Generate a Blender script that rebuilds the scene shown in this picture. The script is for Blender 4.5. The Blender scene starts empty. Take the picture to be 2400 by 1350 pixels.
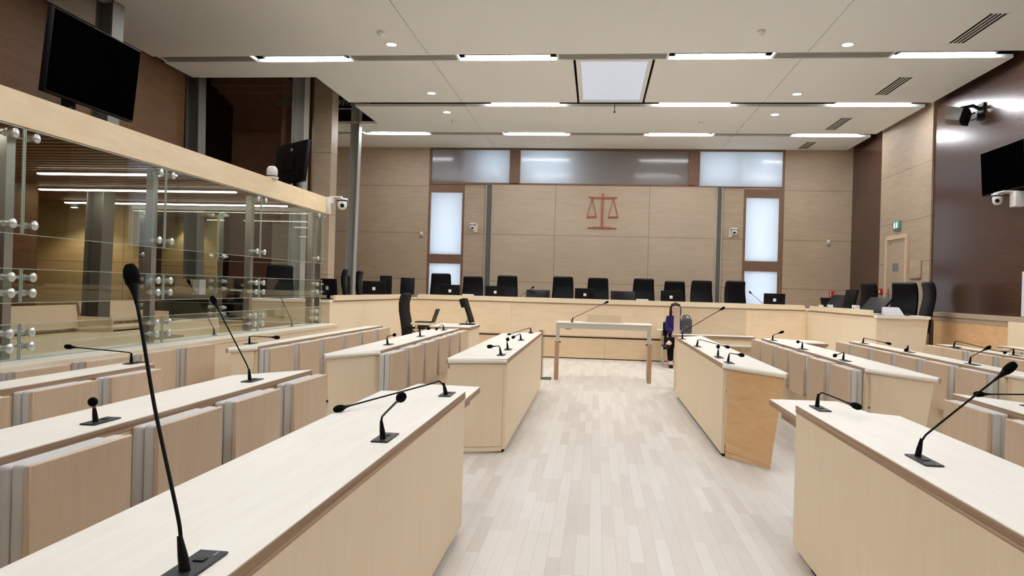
import bpy, bmesh, math, random
from mathutils import Vector, Matrix
random.seed(7)
S = bpy.context.scene
COL = S.collection
PI = math.pi

# ------------------------------------------------------------------ camera, world, exposure
F = 1770.0
cam_d = bpy.data.cameras.new('camera')
cam_d.sensor_width = 36.0
cam_d.lens = F / 2400 * 36.0
cam_d.clip_start = 0.02
cam = bpy.data.objects.new('camera', cam_d)
COL.objects.link(cam)
YAW, ROLL = math.atan(197 / F), 0.0275
cam.matrix_world = (Matrix.Translation((0, 0, 1.4)) @ Matrix.Rotation(YAW, 4, 'Z')
                    @ Matrix.Rotation(PI / 2, 4, 'X') @ Matrix.Rotation(ROLL, 4, 'Z'))
S.camera = cam
W = bpy.data.worlds.new('world')
S.world = W
W.use_nodes = True
W.node_tree.nodes['Background'].inputs[0].default_value = (0.8, 0.85, 0.9, 1)
W.node_tree.nodes['Background'].inputs[1].default_value = 0.05
S.view_settings.view_transform = 'Standard'
S.view_settings.look = 'None'
S.view_settings.exposure = 0.0
S.view_settings.gamma = 1.0
S.view_settings.use_curve_mapping = False
S.cycles.max_bounces = 14
S.cycles.diffuse_bounces = 8
S.cycles.transparent_max_bounces = 24
LED_POWER = 112.0
SPOT_POWER = 60.0
CX = 0.185          # the room's axis

# ------------------------------------------------------------------ materials
def lin(c):
    return tuple(((v / 255) / 12.92 if v / 255 <= 0.04045 else ((v / 255 + 0.055) / 1.055) ** 2.4) for v in c) + (1,)

def base_mat(name, rgb, rough=0.6, metal=0.0, spec=0.3):
    m = bpy.data.materials.new(name); m.use_nodes = True
    b = m.node_tree.nodes['Principled BSDF']
    b.inputs['Base Color'].default_value = lin(rgb)
    b.inputs['Roughness'].default_value = rough
    b.inputs['Metallic'].default_value = metal
    b.inputs['Specular IOR Level'].default_value = spec
    return m, m.node_tree, b

def plain(name, rgb, rough=0.6, metal=0.0, spec=0.3, noise=0.06, nscale=30.0):
    m, t, b = base_mat(name, rgb, rough, metal, spec)
    N = t.nodes; L = t.links
    tc = N.new('ShaderNodeTexCoord'); n = N.new('ShaderNodeTexNoise'); n.inputs['Scale'].default_value = nscale
    n.inputs['Detail'].default_value = 4
    L.new(tc.outputs['Object'], n.inputs['Vector'])
    mx = N.new('ShaderNodeMixRGB'); mx.blend_type = 'MULTIPLY'; mx.inputs[0].default_value = 1
    mx.inputs[1].default_value = lin(rgb)
    mr = N.new('ShaderNodeMapRange'); mr.inputs[3].default_value = 1 - noise; mr.inputs[4].default_value = 1 + noise
    L.new(n.outputs['Fac'], mr.inputs[0]); L.new(mr.outputs[0], mx.inputs[2]); L.new(mx.outputs[0], b.inputs['Base Color'])
    return m

def wood(name, rgb, rgb2, grain=(1, 1, 14), rough=0.5, spec=0.3, scale=3.0, seams=None, seam_w=0.006, seam_dark=0.5, blotch=0.08, bump=0.04):
    """birch-like veneer: fine streaks stretched along the grain; seams = [(axis, value), ...] panel joints in object space"""
    m, t, b = base_mat(name, rgb, rough, 0, spec)
    N = t.nodes; L = t.links
    tc = N.new('ShaderNodeTexCoord'); mp = N.new('ShaderNodeMapping'); mp.inputs['Scale'].default_value = grain
    oi = N.new('ShaderNodeObjectInfo'); ad = N.new('ShaderNodeVectorMath'); ad.operation = 'ADD'
    sc = N.new('ShaderNodeMath'); sc.operation = 'MULTIPLY'; sc.inputs[1].default_value = 37.0
    L.new(oi.outputs['Random'], sc.inputs[0]); L.new(tc.outputs['Object'], ad.inputs[0]); L.new(sc.outputs[0], ad.inputs[1])
    L.new(ad.outputs[0], mp.inputs['Vector'])
    n = N.new('ShaderNodeTexNoise'); n.inputs['Scale'].default_value = scale; n.inputs['Detail'].default_value = 6
    n.inputs['Roughness'].default_value = 0.65; n.inputs['Distortion'].default_value = 0.4
    L.new(mp.outputs[0], n.inputs['Vector'])
    n2 = N.new('ShaderNodeTexNoise'); n2.inputs['Scale'].default_value = 1.3; n2.inputs['Detail'].default_value = 2
    L.new(ad.outputs[0], n2.inputs['Vector'])
    mr0 = N.new('ShaderNodeMapRange'); mr0.inputs[1].default_value = 0.3; mr0.inputs[2].default_value = 0.7
    L.new(n.outputs['Fac'], mr0.inputs[0])
    mx = N.new('ShaderNodeMixRGB'); mx.inputs[1].default_value = lin(rgb); mx.inputs[2].default_value = lin(rgb2)
    L.new(mr0.outputs[0], mx.inputs[0])
    mu = N.new('ShaderNodeMixRGB'); mu.blend_type = 'MULTIPLY'; mu.inputs[0].default_value = 1
    mr = N.new('ShaderNodeMapRange'); mr.inputs[3].default_value = 1 - blotch; mr.inputs[4].default_value = 1 + blotch
    L.new(n2.outputs['Fac'], mr.inputs[0]); L.new(mx.outputs[0], mu.inputs[1]); L.new(mr.outputs[0], mu.inputs[2])
    out = mu.outputs[0]
    if seams:
        sp = N.new('ShaderNodeSeparateXYZ'); L.new(tc.outputs['Object'], sp.inputs[0])
        prev = None
        for ax, v in seams:
            s = N.new('ShaderNodeMath'); s.operation = 'SUBTRACT'; s.inputs[1].default_value = v
            L.new(sp.outputs['XYZ'.index(ax)], s.inputs[0])
            a = N.new('ShaderNodeMath'); a.operation = 'ABSOLUTE'; L.new(s.outputs[0], a.inputs[0])
            if prev is None: prev = a.outputs[0]
            else:
                mn = N.new('ShaderNodeMath'); mn.operation = 'MINIMUM'; L.new(prev, mn.inputs[0]); L.new(a.outputs[0], mn.inputs[1]); prev = mn.outputs[0]
        lt = N.new('ShaderNodeMath'); lt.operation = 'LESS_THAN'; lt.inputs[1].default_value = seam_w; L.new(prev, lt.inputs[0])
        ms = N.new('ShaderNodeMixRGB'); ms.blend_type = 'MIX'
        f = N.new('ShaderNodeMath'); f.operation = 'MULTIPLY'; f.inputs[1].default_value = seam_dark; L.new(lt.outputs[0], f.inputs[0])
        L.new(f.outputs[0], ms.inputs[0]); L.new(out, ms.inputs[1]); ms.inputs[2].default_value = lin((40, 30, 22))
        out = ms.outputs[0]
    L.new(out, b.inputs['Base Color'])
    bp = N.new('ShaderNodeBump'); bp.inputs['Strength'].default_value = bump; L.new(n.outputs['Fac'], bp.inputs['Height']); L.new(bp.outputs[0], b.inputs['Normal'])
    return m

def emit(name, rgb, strength):
    m = bpy.data.materials.new(name); m.use_nodes = True
    t = m.node_tree; b = t.nodes['Principled BSDF']
    b.inputs['Base Color'].default_value = (0.8, 0.8, 0.8, 1)
    b.inputs['Emission Color'].default_value = lin(rgb); b.inputs['Emission Strength'].default_value = strength
    return m

def glass(name, tint=(0.93, 0.96, 0.94), refl=1.0, rough=0.0):
    """thin clear sheet: transparency with a fresnel reflection"""
    m = bpy.data.materials.new(name); m.use_nodes = True
    t = m.node_tree; N = t.nodes; L = t.links; N.clear()
    o = N.new('ShaderNodeOutputMaterial'); mx = N.new('ShaderNodeMixShader'); tr = N.new('ShaderNodeBsdfTransparent')
    gl = N.new('ShaderNodeBsdfGlossy'); gl.inputs['Roughness'].default_value = rough
    tr.inputs[0].default_value = tint + (1,)
    lw = N.new('ShaderNodeLayerWeight'); lw.inputs[0].default_value = 0.5
    pw = N.new('ShaderNodeMath'); pw.operation = 'POWER'; pw.inputs[1].default_value = 4.0
    mu = N.new('ShaderNodeMath'); mu.operation = 'MULTIPLY_ADD'; mu.inputs[1].default_value = 0.6 * refl; mu.inputs[2].default_value = 0.03 * refl
    L.new(lw.outputs['Facing'], pw.inputs[0]); L.new(pw.outputs[0], mu.inputs[0]); L.new(mu.outputs[0], mx.inputs[0])
    L.new(tr.outputs[0], mx.inputs[1]); L.new(gl.outputs[0], mx.inputs[2])
    L.new(mx.outputs[0], o.inputs[0])
    return m

def frosted(name, rgb):
    """frosted pane: scatters what shines on it from behind, soft reflection in front"""
    m = bpy.data.materials.new(name); m.use_nodes = True
    t = m.node_tree; N = t.nodes; L = t.links; N.clear()
    o = N.new('ShaderNodeOutputMaterial'); mx = N.new('ShaderNodeMixShader'); tl = N.new('ShaderNodeBsdfTranslucent')
    gl = N.new('ShaderNodeBsdfGlossy'); gl.inputs['Roughness'].default_value = 0.12
    tl.inputs[0].default_value = lin(rgb)
    df = N.new('ShaderNodeBsdfDiffuse'); df.inputs[0].default_value = lin((196, 184, 174)); m2 = N.new('ShaderNodeMixShader'); m2.inputs[0].default_value = 0.32
    L.new(tl.outputs[0], m2.inputs[1]); L.new(df.outputs[0], m2.inputs[2])
    fr = N.new('ShaderNodeFresnel'); fr.inputs[0].default_value = 1.5
    L.new(fr.outputs[0], mx.inputs[0]); L.new(m2.outputs[0], mx.inputs[1]); L.new(gl.outputs[0], mx.inputs[2]); L.new(mx.outputs[0], o.inputs[0])
    return m

def planks(name):
    m, t, b = base_mat(name, (222, 206, 188), 0.42, 0, 0.35)
    N = t.nodes; L = t.links
    tc = N.new('ShaderNodeTexCoord'); mp = N.new('ShaderNodeMapping'); mp.inputs['Rotation'].default_value = (0, 0, PI / 2)
    L.new(tc.outputs['Object'], mp.inputs['Vector'])
    br = N.new('ShaderNodeTexBrick'); br.offset = 0.37; br.offset_frequency = 3; br.squash = 1.0
    br.inputs['Color1'].default_value = lin((217, 212, 202)); br.inputs['Color2'].default_value = lin((200, 190, 178))
    br.inputs['Mortar'].default_value = lin((193, 182, 169)); br.inputs['Scale'].default_value = 1.0
    br.inputs['Mortar Size'].default_value = 0.0012; br.inputs['Bias'].default_value = -0.25
    br.inputs['Brick Width'].default_value = 0.62; br.inputs['Row Height'].default_value = 0.072
    L.new(mp.outputs[0], br.inputs['Vector'])
    mp2 = N.new('ShaderNodeMapping'); mp2.inputs['Scale'].default_value = (18, 1.2, 1)
    L.new(tc.outputs['Object'], mp2.inputs['Vector'])
    n = N.new('ShaderNodeTexNoise'); n.inputs['Scale'].default_value = 3; n.inputs['Detail'].default_value = 5; L.new(mp2.outputs[0], n.inputs['Vector'])
    mr = N.new('ShaderNodeMapRange'); mr.inputs[3].default_value = 0.93; mr.inputs[4].default_value = 1.05; L.new(n.outputs['Fac'], mr.inputs[0])
    mu = N.new('ShaderNodeMixRGB'); mu.blend_type = 'MULTIPLY'; mu.inputs[0].default_value = 1
    L.new(br.outputs['Color'], mu.inputs[1]); L.new(mr.outputs[0], mu.inputs[2]); L.new(mu.outputs[0], b.inputs['Base Color'])
    return m

def edge_ply(name):
    """plywood edge: thin layers stacked in height"""
    m, t, b = base_mat(name, (150, 124, 100), 0.6)
    N = t.nodes; L = t.links
    tc = N.new('ShaderNodeTexCoord'); mp = N.new('ShaderNodeMapping'); mp.inputs['Scale'].default_value = (0.6, 0.6, 160)
    L.new(tc.outputs['Object'], mp.inputs['Vector'])
    n = N.new('ShaderNodeTexNoise'); n.inputs['Scale'].default_value = 1; n.inputs['Detail'].default_value = 3; L.new(mp.outputs[0], n.inputs['Vector'])
    cr = N.new('ShaderNodeValToRGB'); cr.color_ramp.elements[0].position = 0.35; cr.color_ramp.elements[1].position = 0.65
    cr.color_ramp.elements[0].color = lin((138, 108, 84)); cr.color_ramp.elements[1].color = lin((186, 158, 130))
    L.new(n.outputs['Fac'], cr.inputs[0]); L.new(cr.outputs[0], b.inputs['Base Color'])
    return m

M = {}
M['ply'] = wood('birch_plywood', (234, 217, 188), (229, 211, 180), grain=(7, 7, 0.7), blotch=0.05)
M['ply_seat'] = wood('seat_plywood', (212, 190, 162), (204, 180, 150), grain=(7, 7, 0.7))  # pinkish plywood, darkened: the shade between the desks is put into its colour
M['ply_warm'] = wood('warm_plywood', (222, 184, 138), (204, 163, 116), grain=(1.5, 1.5, 6))
M['top'] = wood('pale_worktop', (240, 236, 224), (234, 228, 213), grain=(9, 0.8, 1), rough=0.45, spec=0.35, blotch=0.04)
M['edge'] = edge_ply('plywood_edge')
M['plinth'] = plain('dark_recess', (45, 38, 32), 0.9)
M['felt'] = plain('grey_felt', (204, 202, 198), 0.95, 0, 0.1, 0.08, 120)
M['floor'] = planks('strip_floor')
M['ceil'] = plain('ceiling_white', (240, 242, 240), 0.9, 0, 0.1, 0.015, 8)
M['plenum'] = plain('dark_plenum', (26, 23, 21), 0.95)
M['wall_ply'] = wood('wall_plywood', (184, 166, 142), (172, 152, 128), grain=(0.8, 0.8, 7), rough=0.45, spec=0.35,
                     seams=[('Z', 1.56), ('Z', 2.72), ('Z', 3.9)], seam_w=0.007, blotch=0.1)
M['wall_ply_c'] = wood('wall_plywood_centre', (191, 175, 153), (179, 161, 138), grain=(0.8, 0.8, 7), rough=0.42, spec=0.4,
                       seams=[('Z', 1.56), ('Z', 2.72), ('X', -1.05), ('X', 1.23)], seam_w=0.007, blotch=0.08)
M['wall_left'] = wood('wall_plywood_left', (112, 80, 49), (95, 66, 39), grain=(0.8, 0.8, 6), rough=0.6,
                      seams=[('Z', 2.1), ('Z', 3.3)], blotch=0.1)
M['wall_box'] = wood('wall_plywood_ochre', (186, 160, 112), (172, 145, 96), grain=(0.8, 0.8, 6), rough=0.6, seams=[('Z', 1.63), ('X', -7.25)])
M['wall_pale'] = wood('wall_pale', (180, 162, 140), (168, 150, 128), grain=(0.8, 0.8, 6), rough=0.6, spec=0.2, seams=[('Z', 2.1), ('Z', 2.9), ('Z', 3.9)])
M['wall_dark'] = wood('wall_dark_gloss', (78, 53, 40), (61, 40, 30), grain=(0.8, 0.8, 9), rough=0.22, spec=0.5, seams=[('Z', 2.1), ('Z', 2.95), ('Z', 3.9)], seam_dark=0.6, bump=0.006)
M['frame_brown'] = wood('window_frame_brown', (132, 102, 82), (118, 90, 72), grain=(4, 4, 4), rough=0.5)
M['steel'] = plain('grey_painted_steel', (116, 114, 106), 0.5, 0.3, 0.4, 0.04)
M['steel_pale'] = plain('pale_painted_steel', (178, 178, 172), 0.5, 0.2, 0.4, 0.04)
M['chrome'] = plain('polished_steel', (205, 205, 205), 0.18, 1.0, 0.5, 0.02)
M['brushed'] = plain('brushed_steel', (160, 158, 152), 0.32, 0.9, 0.5, 0.04, 60)
M['black'] = plain('black_plastic', (10, 10, 11), 0.45, 0, 0.16, 0.05)
M['black_mat'] = plain('black_foam', (9, 9, 9), 0.95, 0, 0.1, 0.2, 400)
M['grey_plate'] = plain('dark_grey_plate', (34, 34, 36), 0.5, 0.0, 0.25, 0.05)
M['leather'] = plain('black_leather', (11, 11, 14), 0.4, 0, 0.2, 0.12, 90)
M['charcoal'] = plain('charcoal_fabric', (34, 33, 30), 0.85, 0, 0.12, 0.12, 150)
M['screen'] = plain('dark_screen', (3, 3, 3), 0.35, 0, 0.0, 0.0)
M['white'] = plain('white_plastic', (226, 224, 220), 0.45, 0, 0.4, 0.02)
M['paper'] = plain('white_paper', (232, 230, 226), 0.8, 0, 0.1, 0.02)
M['grey'] = plain('grey_metal', (128, 126, 120), 0.5, 0.3, 0.4, 0.03)
M['glass'] = glass('clear_glass')
M['glass_edge'] = plain('glass_edge', (178, 188, 176), 0.25, 0, 0.6, 0.02)
M['acrylic'] = glass('clear_acrylic', (0.93, 0.93, 0.93), 0.9)
M['frost'] = frosted('frosted_glass', (222, 229, 236))
M['slat'] = wood('ceiling_slats', (138, 98, 62), (118, 82, 50), grain=(0.7, 8, 8), rough=0.6)
M['stand_metal'] = plain('stand_metal', (190, 185, 172), 0.5, 0, 0.3, 0.03)
M['fitting'] = plain('fixing_caps', (206, 209, 208), 0.22, 0.5, 0.6, 0.02)
M['leg_wood'] = wood('leg_wood', (178, 146, 116), (162, 130, 101), grain=(6, 6, 1))
M['red_wood'] = wood('red_brown_wood', (182, 108, 78), (166, 94, 66), grain=(4, 4, 4), rough=0.5)
M['red'] = plain('signal_red', (188, 34, 30), 0.5)
M['stone'] = plain('brown_stone', (134, 100, 78), 0.85, 0, 0.2, 0.15, 6)
M['led'] = emit('led_diffuser', (246, 248, 255), LED_POWER)
M['led_box'] = emit('led_diffuser_dock', (255, 248, 232), 17.0)
M['spot'] = emit('downlight_lens', (255, 244, 226), SPOT_POWER)
M['sky'] = emit('skylight_pane', (160, 186, 220), 0.55)
M['day'] = emit('daylight', (224, 235, 243), 9.5)
M['day_high'] = emit('daylight_high', (226, 238, 246), 8.0)
M['exit'] = emit('exit_sign_lit', (170, 235, 205), 1.4)
M['exit_body'] = plain('exit_sign_green', (92, 150, 128), 0.5)
M['skin'] = plain('skin', (222, 184, 166), 0.55, 0, 0.3, 0.04)
M['hair'] = plain('dark_hair', (22, 16, 14), 0.45, 0, 0.4, 0.25, 200)
M['cardigan'] = plain('purple_blue_knit', (52, 42, 96), 0.9, 0, 0.1, 0.15, 160)
M['trousers'] = plain('black_cloth', (18, 17, 20), 0.9, 0, 0.1, 0.1)
M['bag'] = plain('dark_grey_bag', (74, 76, 80), 0.8, 0, 0.2, 0.1)
M['brass'] = plain('brass', (170, 140, 84), 0.35, 0.9, 0.5, 0.03)
M['post_pale'] = wood('pale_post', (206, 182, 166), (196, 170, 152), grain=(6, 6, 1))
M['board_white'] = plain('white_board', (215, 214, 220), 0.6)  # plain matt off-white for the board and the document wedge

# ------------------------------------------------------------------ mesh helpers
class MB:
    def __init__(s):
        s.v = []; s.f = []; s.smooth = []
    def add(s, vs, fs, smooth=False):
        o = len(s.v); s.v += [tuple(v) for v in vs]
        for f in fs: s.f.append([o + i for i in f]); s.smooth.append(smooth)
        return s
    def box(s, x0, x1, y0, y1, z0, z1, mat=None):
        vs = [(x, y, z) for z in (z0, z1) for y in (y0, y1) for x in (x0, x1)]
        fs = [(0, 2, 3, 1), (4, 5, 7, 6), (0, 1, 5, 4), (2, 6, 7, 3), (0, 4, 6, 2), (1, 3, 7, 5)]
        if mat is not None: vs = [mat @ Vector(v) for v in vs]
        return s.add(vs, fs)
    def rbox(s, x0, x1, y0, y1, z0, z1, r=0.01, seg=2, mat=None):
        bm = bmesh.new()
        t = MB().box(x0, x1, y0, y1, z0, z1)
        vv = [bm.verts.new(v) for v in t.v]
        for f in t.f: bm.faces.new([vv[i] for i in f])
        bmesh.ops.bevel(bm, geom=bm.edges[:], offset=r, segments=seg, profile=0.5, affect='EDGES')
        bm.verts.ensure_lookup_table(); bm.verts.index_update()
        vs = [v.co.copy() for v in bm.verts]; fs = [[v.index for v in f.verts] for f in bm.faces]
        bm.free()
        if mat is not None: vs = [mat @ v for v in vs]
        return s.add(vs, fs, True)
    def prism(s, poly, z0, z1, mat=None):
        n = len(poly)
        a = sum(poly[i][0] * poly[(i + 1) % n][1] - poly[(i + 1) % n][0] * poly[i][1] for i in range(n))
        if a < 0: poly = poly[::-1]
        vs = [(p[0], p[1], z0) for p in poly] + [(p[0], p[1], z1) for p in poly]
        fs = [list(range(n))[::-1], list(range(n, 2 * n))] + [[i, (i + 1) % n, n + (i + 1) % n, n + i] for i in range(n)]
        if mat is not None: vs = [mat @ Vector(v) for v in vs]
        return s.add(vs, fs)
    def tube(s, pts, rad, n=8, caps=True):
        pts = [Vector(p) for p in pts]
        if not isinstance(rad, (list, tuple)): rad = [rad] * len(pts)
        rings = []; up = None
        for i, p in enumerate(pts):
            d = (pts[min(i + 1, len(pts) - 1)] - pts[max(i - 1, 0)])
            d = d.normalized() if d.length > 1e-9 else Vector((0, 0, 1))
            if up is None:
                up = d.orthogonal().normalized()
            else:
                up = (up - d * up.dot(d))
                up = up.normalized() if up.length > 1e-6 else d.orthogonal().normalized()
            q = d.cross(up)
            rings.append([p + (up * math.cos(2 * PI * k / n) + q * math.sin(2 * PI * k / n)) * rad[i] for k in range(n)])
        vs = [v for r in rings for v in r]; fs = []
        for i in range(len(rings) - 1):
            for k in range(n):
                fs.append([i * n + k, i * n + (k + 1) % n, (i + 1) * n + (k + 1) % n, (i + 1) * n + k])
        if caps:
            fs.append(list(range(n))[::-1]); fs.append([(len(rings) - 1) * n + k for k in range(n)])
        return s.add(vs, fs, True)
    def lathe(s, prof, mat=None, n=20):
        vs = []; fs = []
        for r, z in prof:
            for k in range(n): vs.append(Vector((r * math.cos(2 * PI * k / n), r * math.sin(2 * PI * k / n), z)))
        for i in range(len(prof) - 1):
            for k in range(n): fs.append([i * n + k, i * n + (k + 1) % n, (i + 1) * n + (k + 1) % n, (i + 1) * n + k])
        fs.append(list(range(n))[::-1]); fs.append([(len(prof) - 1) * n + k for k in range(n)])
        if mat is not None: vs = [mat @ v for v in vs]
        return s.add(vs, fs, True)
    def ball(s, c, rx, ry=None, rz=None, n=14, m=9, mat=None):
        ry = rx if ry is None else ry; rz = rx if rz is None else rz
        vs = []; fs = []
        for i in range(m + 1):
            a = PI * i / m
            for k in range(n):
                b = 2 * PI * k / n
                vs.append(Vector((rx * math.sin(a) * math.cos(b), ry * math.sin(a) * math.sin(b), -rz * math.cos(a))))
        for i in range(m):
            for k in range(n): fs.append([i * n + k, i * n + (k + 1) % n, (i + 1) * n + (k + 1) % n, (i + 1) * n + k])
        if mat is not None: vs = [mat @ v for v in vs]
        vs = [v + Vector(c) for v in vs]
        return s.add(vs, fs, True)
    def plate(s, outline, y0, y1):   # outline in x,z
        n = len(outline)
        vs = [(p[0], y0, p[1]) for p in outline] + [(p[0], y1, p[1]) for p in outline]
        fs = [list(range(n)), list(range(n, 2 * n))[::-1]] + [[i, n + i, n + (i + 1) % n, (i + 1) % n] for i in range(n)]
        return s.add(vs, fs)

def link(name, mb, mat, parent=None, world=True):
    """one mesh object; with a parent the coordinates given are world ones unless world=False"""
    me = bpy.data.meshes.new(name)
    vs = mb.v
    if parent is not None and world:
        inv = abs_mat(parent).inverted(); vs = [tuple(inv @ Vector(v)) for v in vs]
    me.from_pydata([tuple(v) for v in vs], [], mb.f)
    bm = bmesh.new(); bm.from_mesh(me)
    bmesh.ops.remove_doubles(bm, verts=bm.verts, dist=1e-6)
    bmesh.ops.recalc_face_normals(bm, faces=bm.faces); bm.to_mesh(me); bm.free()
    if any(mb.smooth):
        for p in me.polygons: p.use_smooth = True
        try: me.set_sharp_from_angle(angle=math.radians(38))
        except Exception: pass
    me.materials.append(M[mat] if isinstance(mat, str) else mat)
    o = bpy.data.objects.new(name, me); COL.objects.link(o)
    if parent is not None: o.parent = parent
    return o

def abs_mat(o):
    m = o.matrix_basis.copy()
    while o.parent is not None:
        o = o.parent; m = o.matrix_basis @ m
    return m

def tag(o, label, cat, group=None, kind=None):
    o['label'] = label; o['category'] = cat
    if group: o['group'] = group
    if kind: o['kind'] = kind
    return o

def thing(name, label, cat, loc=(0, 0, 0), rz=0.0, group=None):
    o = bpy.data.objects.new(name, None); COL.objects.link(o)
    o.empty_display_size = 0.1
    o.location = loc; o.rotation_euler = (0, 0, rz)
    return tag(o, label, cat, group)

def struct(name, mb, mat, label, cat):
    o = link(name, mb, mat); return tag(o, label, cat, None, 'structure')

def dup(src, loc, rz=0.0, label=None, group=None, scale=None):
    r = src.copy(); COL.objects.link(r); r.location = loc; r.rotation_euler = (0, 0, rz)
    if scale: r.scale = scale
    if label: r['label'] = label
    if group: r['group'] = group
    for ch in [c for c in bpy.data.objects if c.parent is src]:
        c = ch.copy(); COL.objects.link(c); c.parent = r
        for g in [c2 for c2 in bpy.data.objects if c2.parent is ch]:
            d = g.copy(); COL.objects.link(d); d.parent = c
    return r

ORD = ['nearest', 'second nearest', 'third nearest', 'fourth nearest', 'fifth nearest', 'sixth nearest', 'seventh nearest']
def sx(side, u): return CX + side * u

# ================================================================== THE ROOM
YB = 18.6; XR = 5.95; XL = -7.0; ZC = 4.87; YF = -5.0
struct('floor', MB().box(-10, 6.4, YF, 19.2, -0.12, 0), 'floor', 'pale bleached strip-wood floor of the courtroom', 'floor')
struct('floor', MB().box(-4.05, 5.9, 15.75, 18.55, 0.002, 0.43), 'ply', 'raised plywood podium floor behind the long bench', 'floor')
# ---- ceiling panels with thin joints (x = -2.6 and 2.9), slots between the rows
def ceil_row(y0, y1, xa, xb, cuts=()):
    mb = MB(); xs = [xa, -2.6, 2.9, xb]; g = 0.006
    if cuts: xs = [xa, -2.6, cuts[0], cuts[1], 2.9, xb]
    for i in range(len(xs) - 1):
        if cuts and i == 2: continue
        gl = 0 if i == 0 else g; gr = 0 if i == len(xs) - 2 else g
        if cuts and i == 1: gr = 0.02
        if cuts and i == 3: gl = 0.02
        mb.box(xs[i] + gl, xs[i + 1] - gr, y0, y1, ZC, ZC + 0.05)
    return mb
cm = MB()
for mb in (ceil_row(YF, -0.25, XL, 5.8), ceil_row(0.05, 2.8, XL, 5.8), ceil_row(3.1, 5.6, XL, 5.8), ceil_row(5.9, 8.55, XL, 5.8),
           ceil_row(8.86, 11.13, XL, 5.8), ceil_row(11.44, 12.31, XL, 5.8, (-0.42, 0.77)), ceil_row(12.31, 14.03, -4.8, 5.8, (-0.42, 0.77)),
           ceil_row(14.34, 15.88, -4.78, 5.8), ceil_row(15.88, 16.74, -7.6, 5.8), ceil_row(17.05, YB, -7.6, 5.8)):
    cm.v, cm.f, cm.smooth = (cm.v + mb.v, cm.f + [[i + len(cm.v) for i in f] for f in mb.f], cm.smooth + mb.smooth)
struct('ceiling', cm, 'ceil', 'off-white suspended ceiling panels in rows with dark slots between', 'ceiling')
sk = MB()
for a in ((-0.40, -0.33, 11.44, 14.03), (0.69, 0.75, 11.44, 14.03), (-0.33, 0.69, 11.44, 11.53), (-0.33, 0.69, 13.94, 14.03)):
    sk.box(a[0], a[1], a[2], a[3], ZC, ZC + 0.05)
w = thing('window_1', 'square pale blue skylight set in the ceiling', 'skylight', (0.18, 12.73, ZC)); w['kind'] = 'structure'
link('skylight_frame', sk, 'ceil', w)
link('skylight_pane', MB().box(-0.33, 0.69, 11.53, 13.94, ZC + 0.03, ZC + 0.045), 'sky', w)
struct('ceiling', MB().box(-10, 6.4, YF, 19.2, 6.0, 6.1), 'plenum', 'dark void above the ceiling panels', 'ceiling')
dz = MB()      # ribbed duct seen in the ceiling cut-out
for k in range(26): dz.tube([(-6.9 + k * 0.08, 15.55, 5.18 + 0.02 * (k % 2)), (-6.86 + k * 0.08, 15.55, 5.36 - 0.03 * (k % 3))], 0.03, 6)
tag(link('ribbed_duct', dz, 'grey'), 'silvery ribbed duct in the dark ceiling cut-out at left', 'duct')
# ---- back wall: openings for the frosted windows
LWIN = [(-4.18, -3.38, 2.2, 3.75), (-4.18, -3.38, 0.9, 1.97)]
RWIN = [(3.52, 4.29, 2.2, 3.72), (3.52, 4.29, 0.9, 1.96)]
TWIN = [(-4.18, -2.21, 4.0, 4.82), (-1.95, 2.14, 4.0, 4.82), (2.41, 4.35, 3.98, 4.825)]
struct('wall_back', MB().box(-7.6, -4.24, YB, YB + 0.12, 0, 5.2), 'wall_ply', 'plywood panelled left part of the back wall', 'wall')
struct('wall_back', MB().box(4.40, XR, YB, YB + 0.12, 0, 5.2), 'wall_ply', 'plywood panelled right part of the back wall', 'wall')
struct('wall_back', MB().box(-3.32, -2.78, YB, YB + 0.12, 0, 3.94), 'wall_ply', 'narrow plywood strip of the back wall carrying the left small camera', 'wall')
struct('wall_back', MB().box(2.96, 3.46, YB, YB + 0.12, 0, 3.93), 'wall_ply', 'narrow plywood strip of the back wall carrying the right small camera', 'wall')
struct('wall_back', MB().box(-2.61, 2.82, YB - 0.02, YB + 0.12, 0, 3.95), 'wall_ply_c', 'large plywood centre panel of the back wall behind the scales', 'wall')
mb = MB()
for a, b in ((-4.24, -4.18), (-3.38, -3.32)): mb.box(a, b, YB, YB + 0.12, 0, 3.94)
mb.box(-4.18, -3.38, YB, YB + 0.12, 1.97, 2.2).box(-4.18, -3.38, YB, YB + 0.12, 3.75, 3.94).box(-4.18, -3.38, YB, YB + 0.12, 0, 0.9)
for a, b in ((3.46, 3.52), (4.29, 4.40)): mb.box(a, b, YB, YB + 0.12, 0, 3.93)
mb.box(3.52, 4.29, YB, YB + 0.12, 1.96, 2.2).box(3.52, 4.29, YB, YB + 0.12, 3.72, 3.93).box(3.52, 4.29, YB, YB + 0.12, 0, 0.9)
mb.box(-4.24, 2.28, YB, YB + 0.12, 3.95, 4.003).box(2.28, 4.40, YB, YB + 0.12, 3.95, 3.983).box(-4.24, 4.40, YB, YB + 0.12, 4.82, 5.2)
for a, b in ((-4.24, -4.18), (-2.21, -1.95), (2.14, 2.41), (4.35, 4.40)): mb.box(a, b, YB, YB + 0.12, 3.985, 4.82)
struct('trim_1', mb, 'frame_brown', 'dark brown timber framing around the frosted back windows', 'window frame')
WN = [(LWIN[0], 'tall frosted window left of the bench wall, upper pane'), (LWIN[1], 'short frosted window pane low behind the leftmost bench chairs'),
      (RWIN[0], 'tall frosted window right of the bench wall, upper pane'), (RWIN[1], 'short frosted window pane low behind the right end of the bench'),
      (TWIN[0], 'left frosted transom window under the ceiling'), (TWIN[1], 'wide middle frosted transom window under the ceiling'),
      (TWIN[2], 'right bright frosted transom window under the ceiling')]
for i, ((a, b, c, d), lab) in enumerate(WN):
    struct('window_%d' % (i + 2), MB().box(a, b, YB + 0.03, YB + 0.045, c, d), 'frost', lab, 'window')
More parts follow.
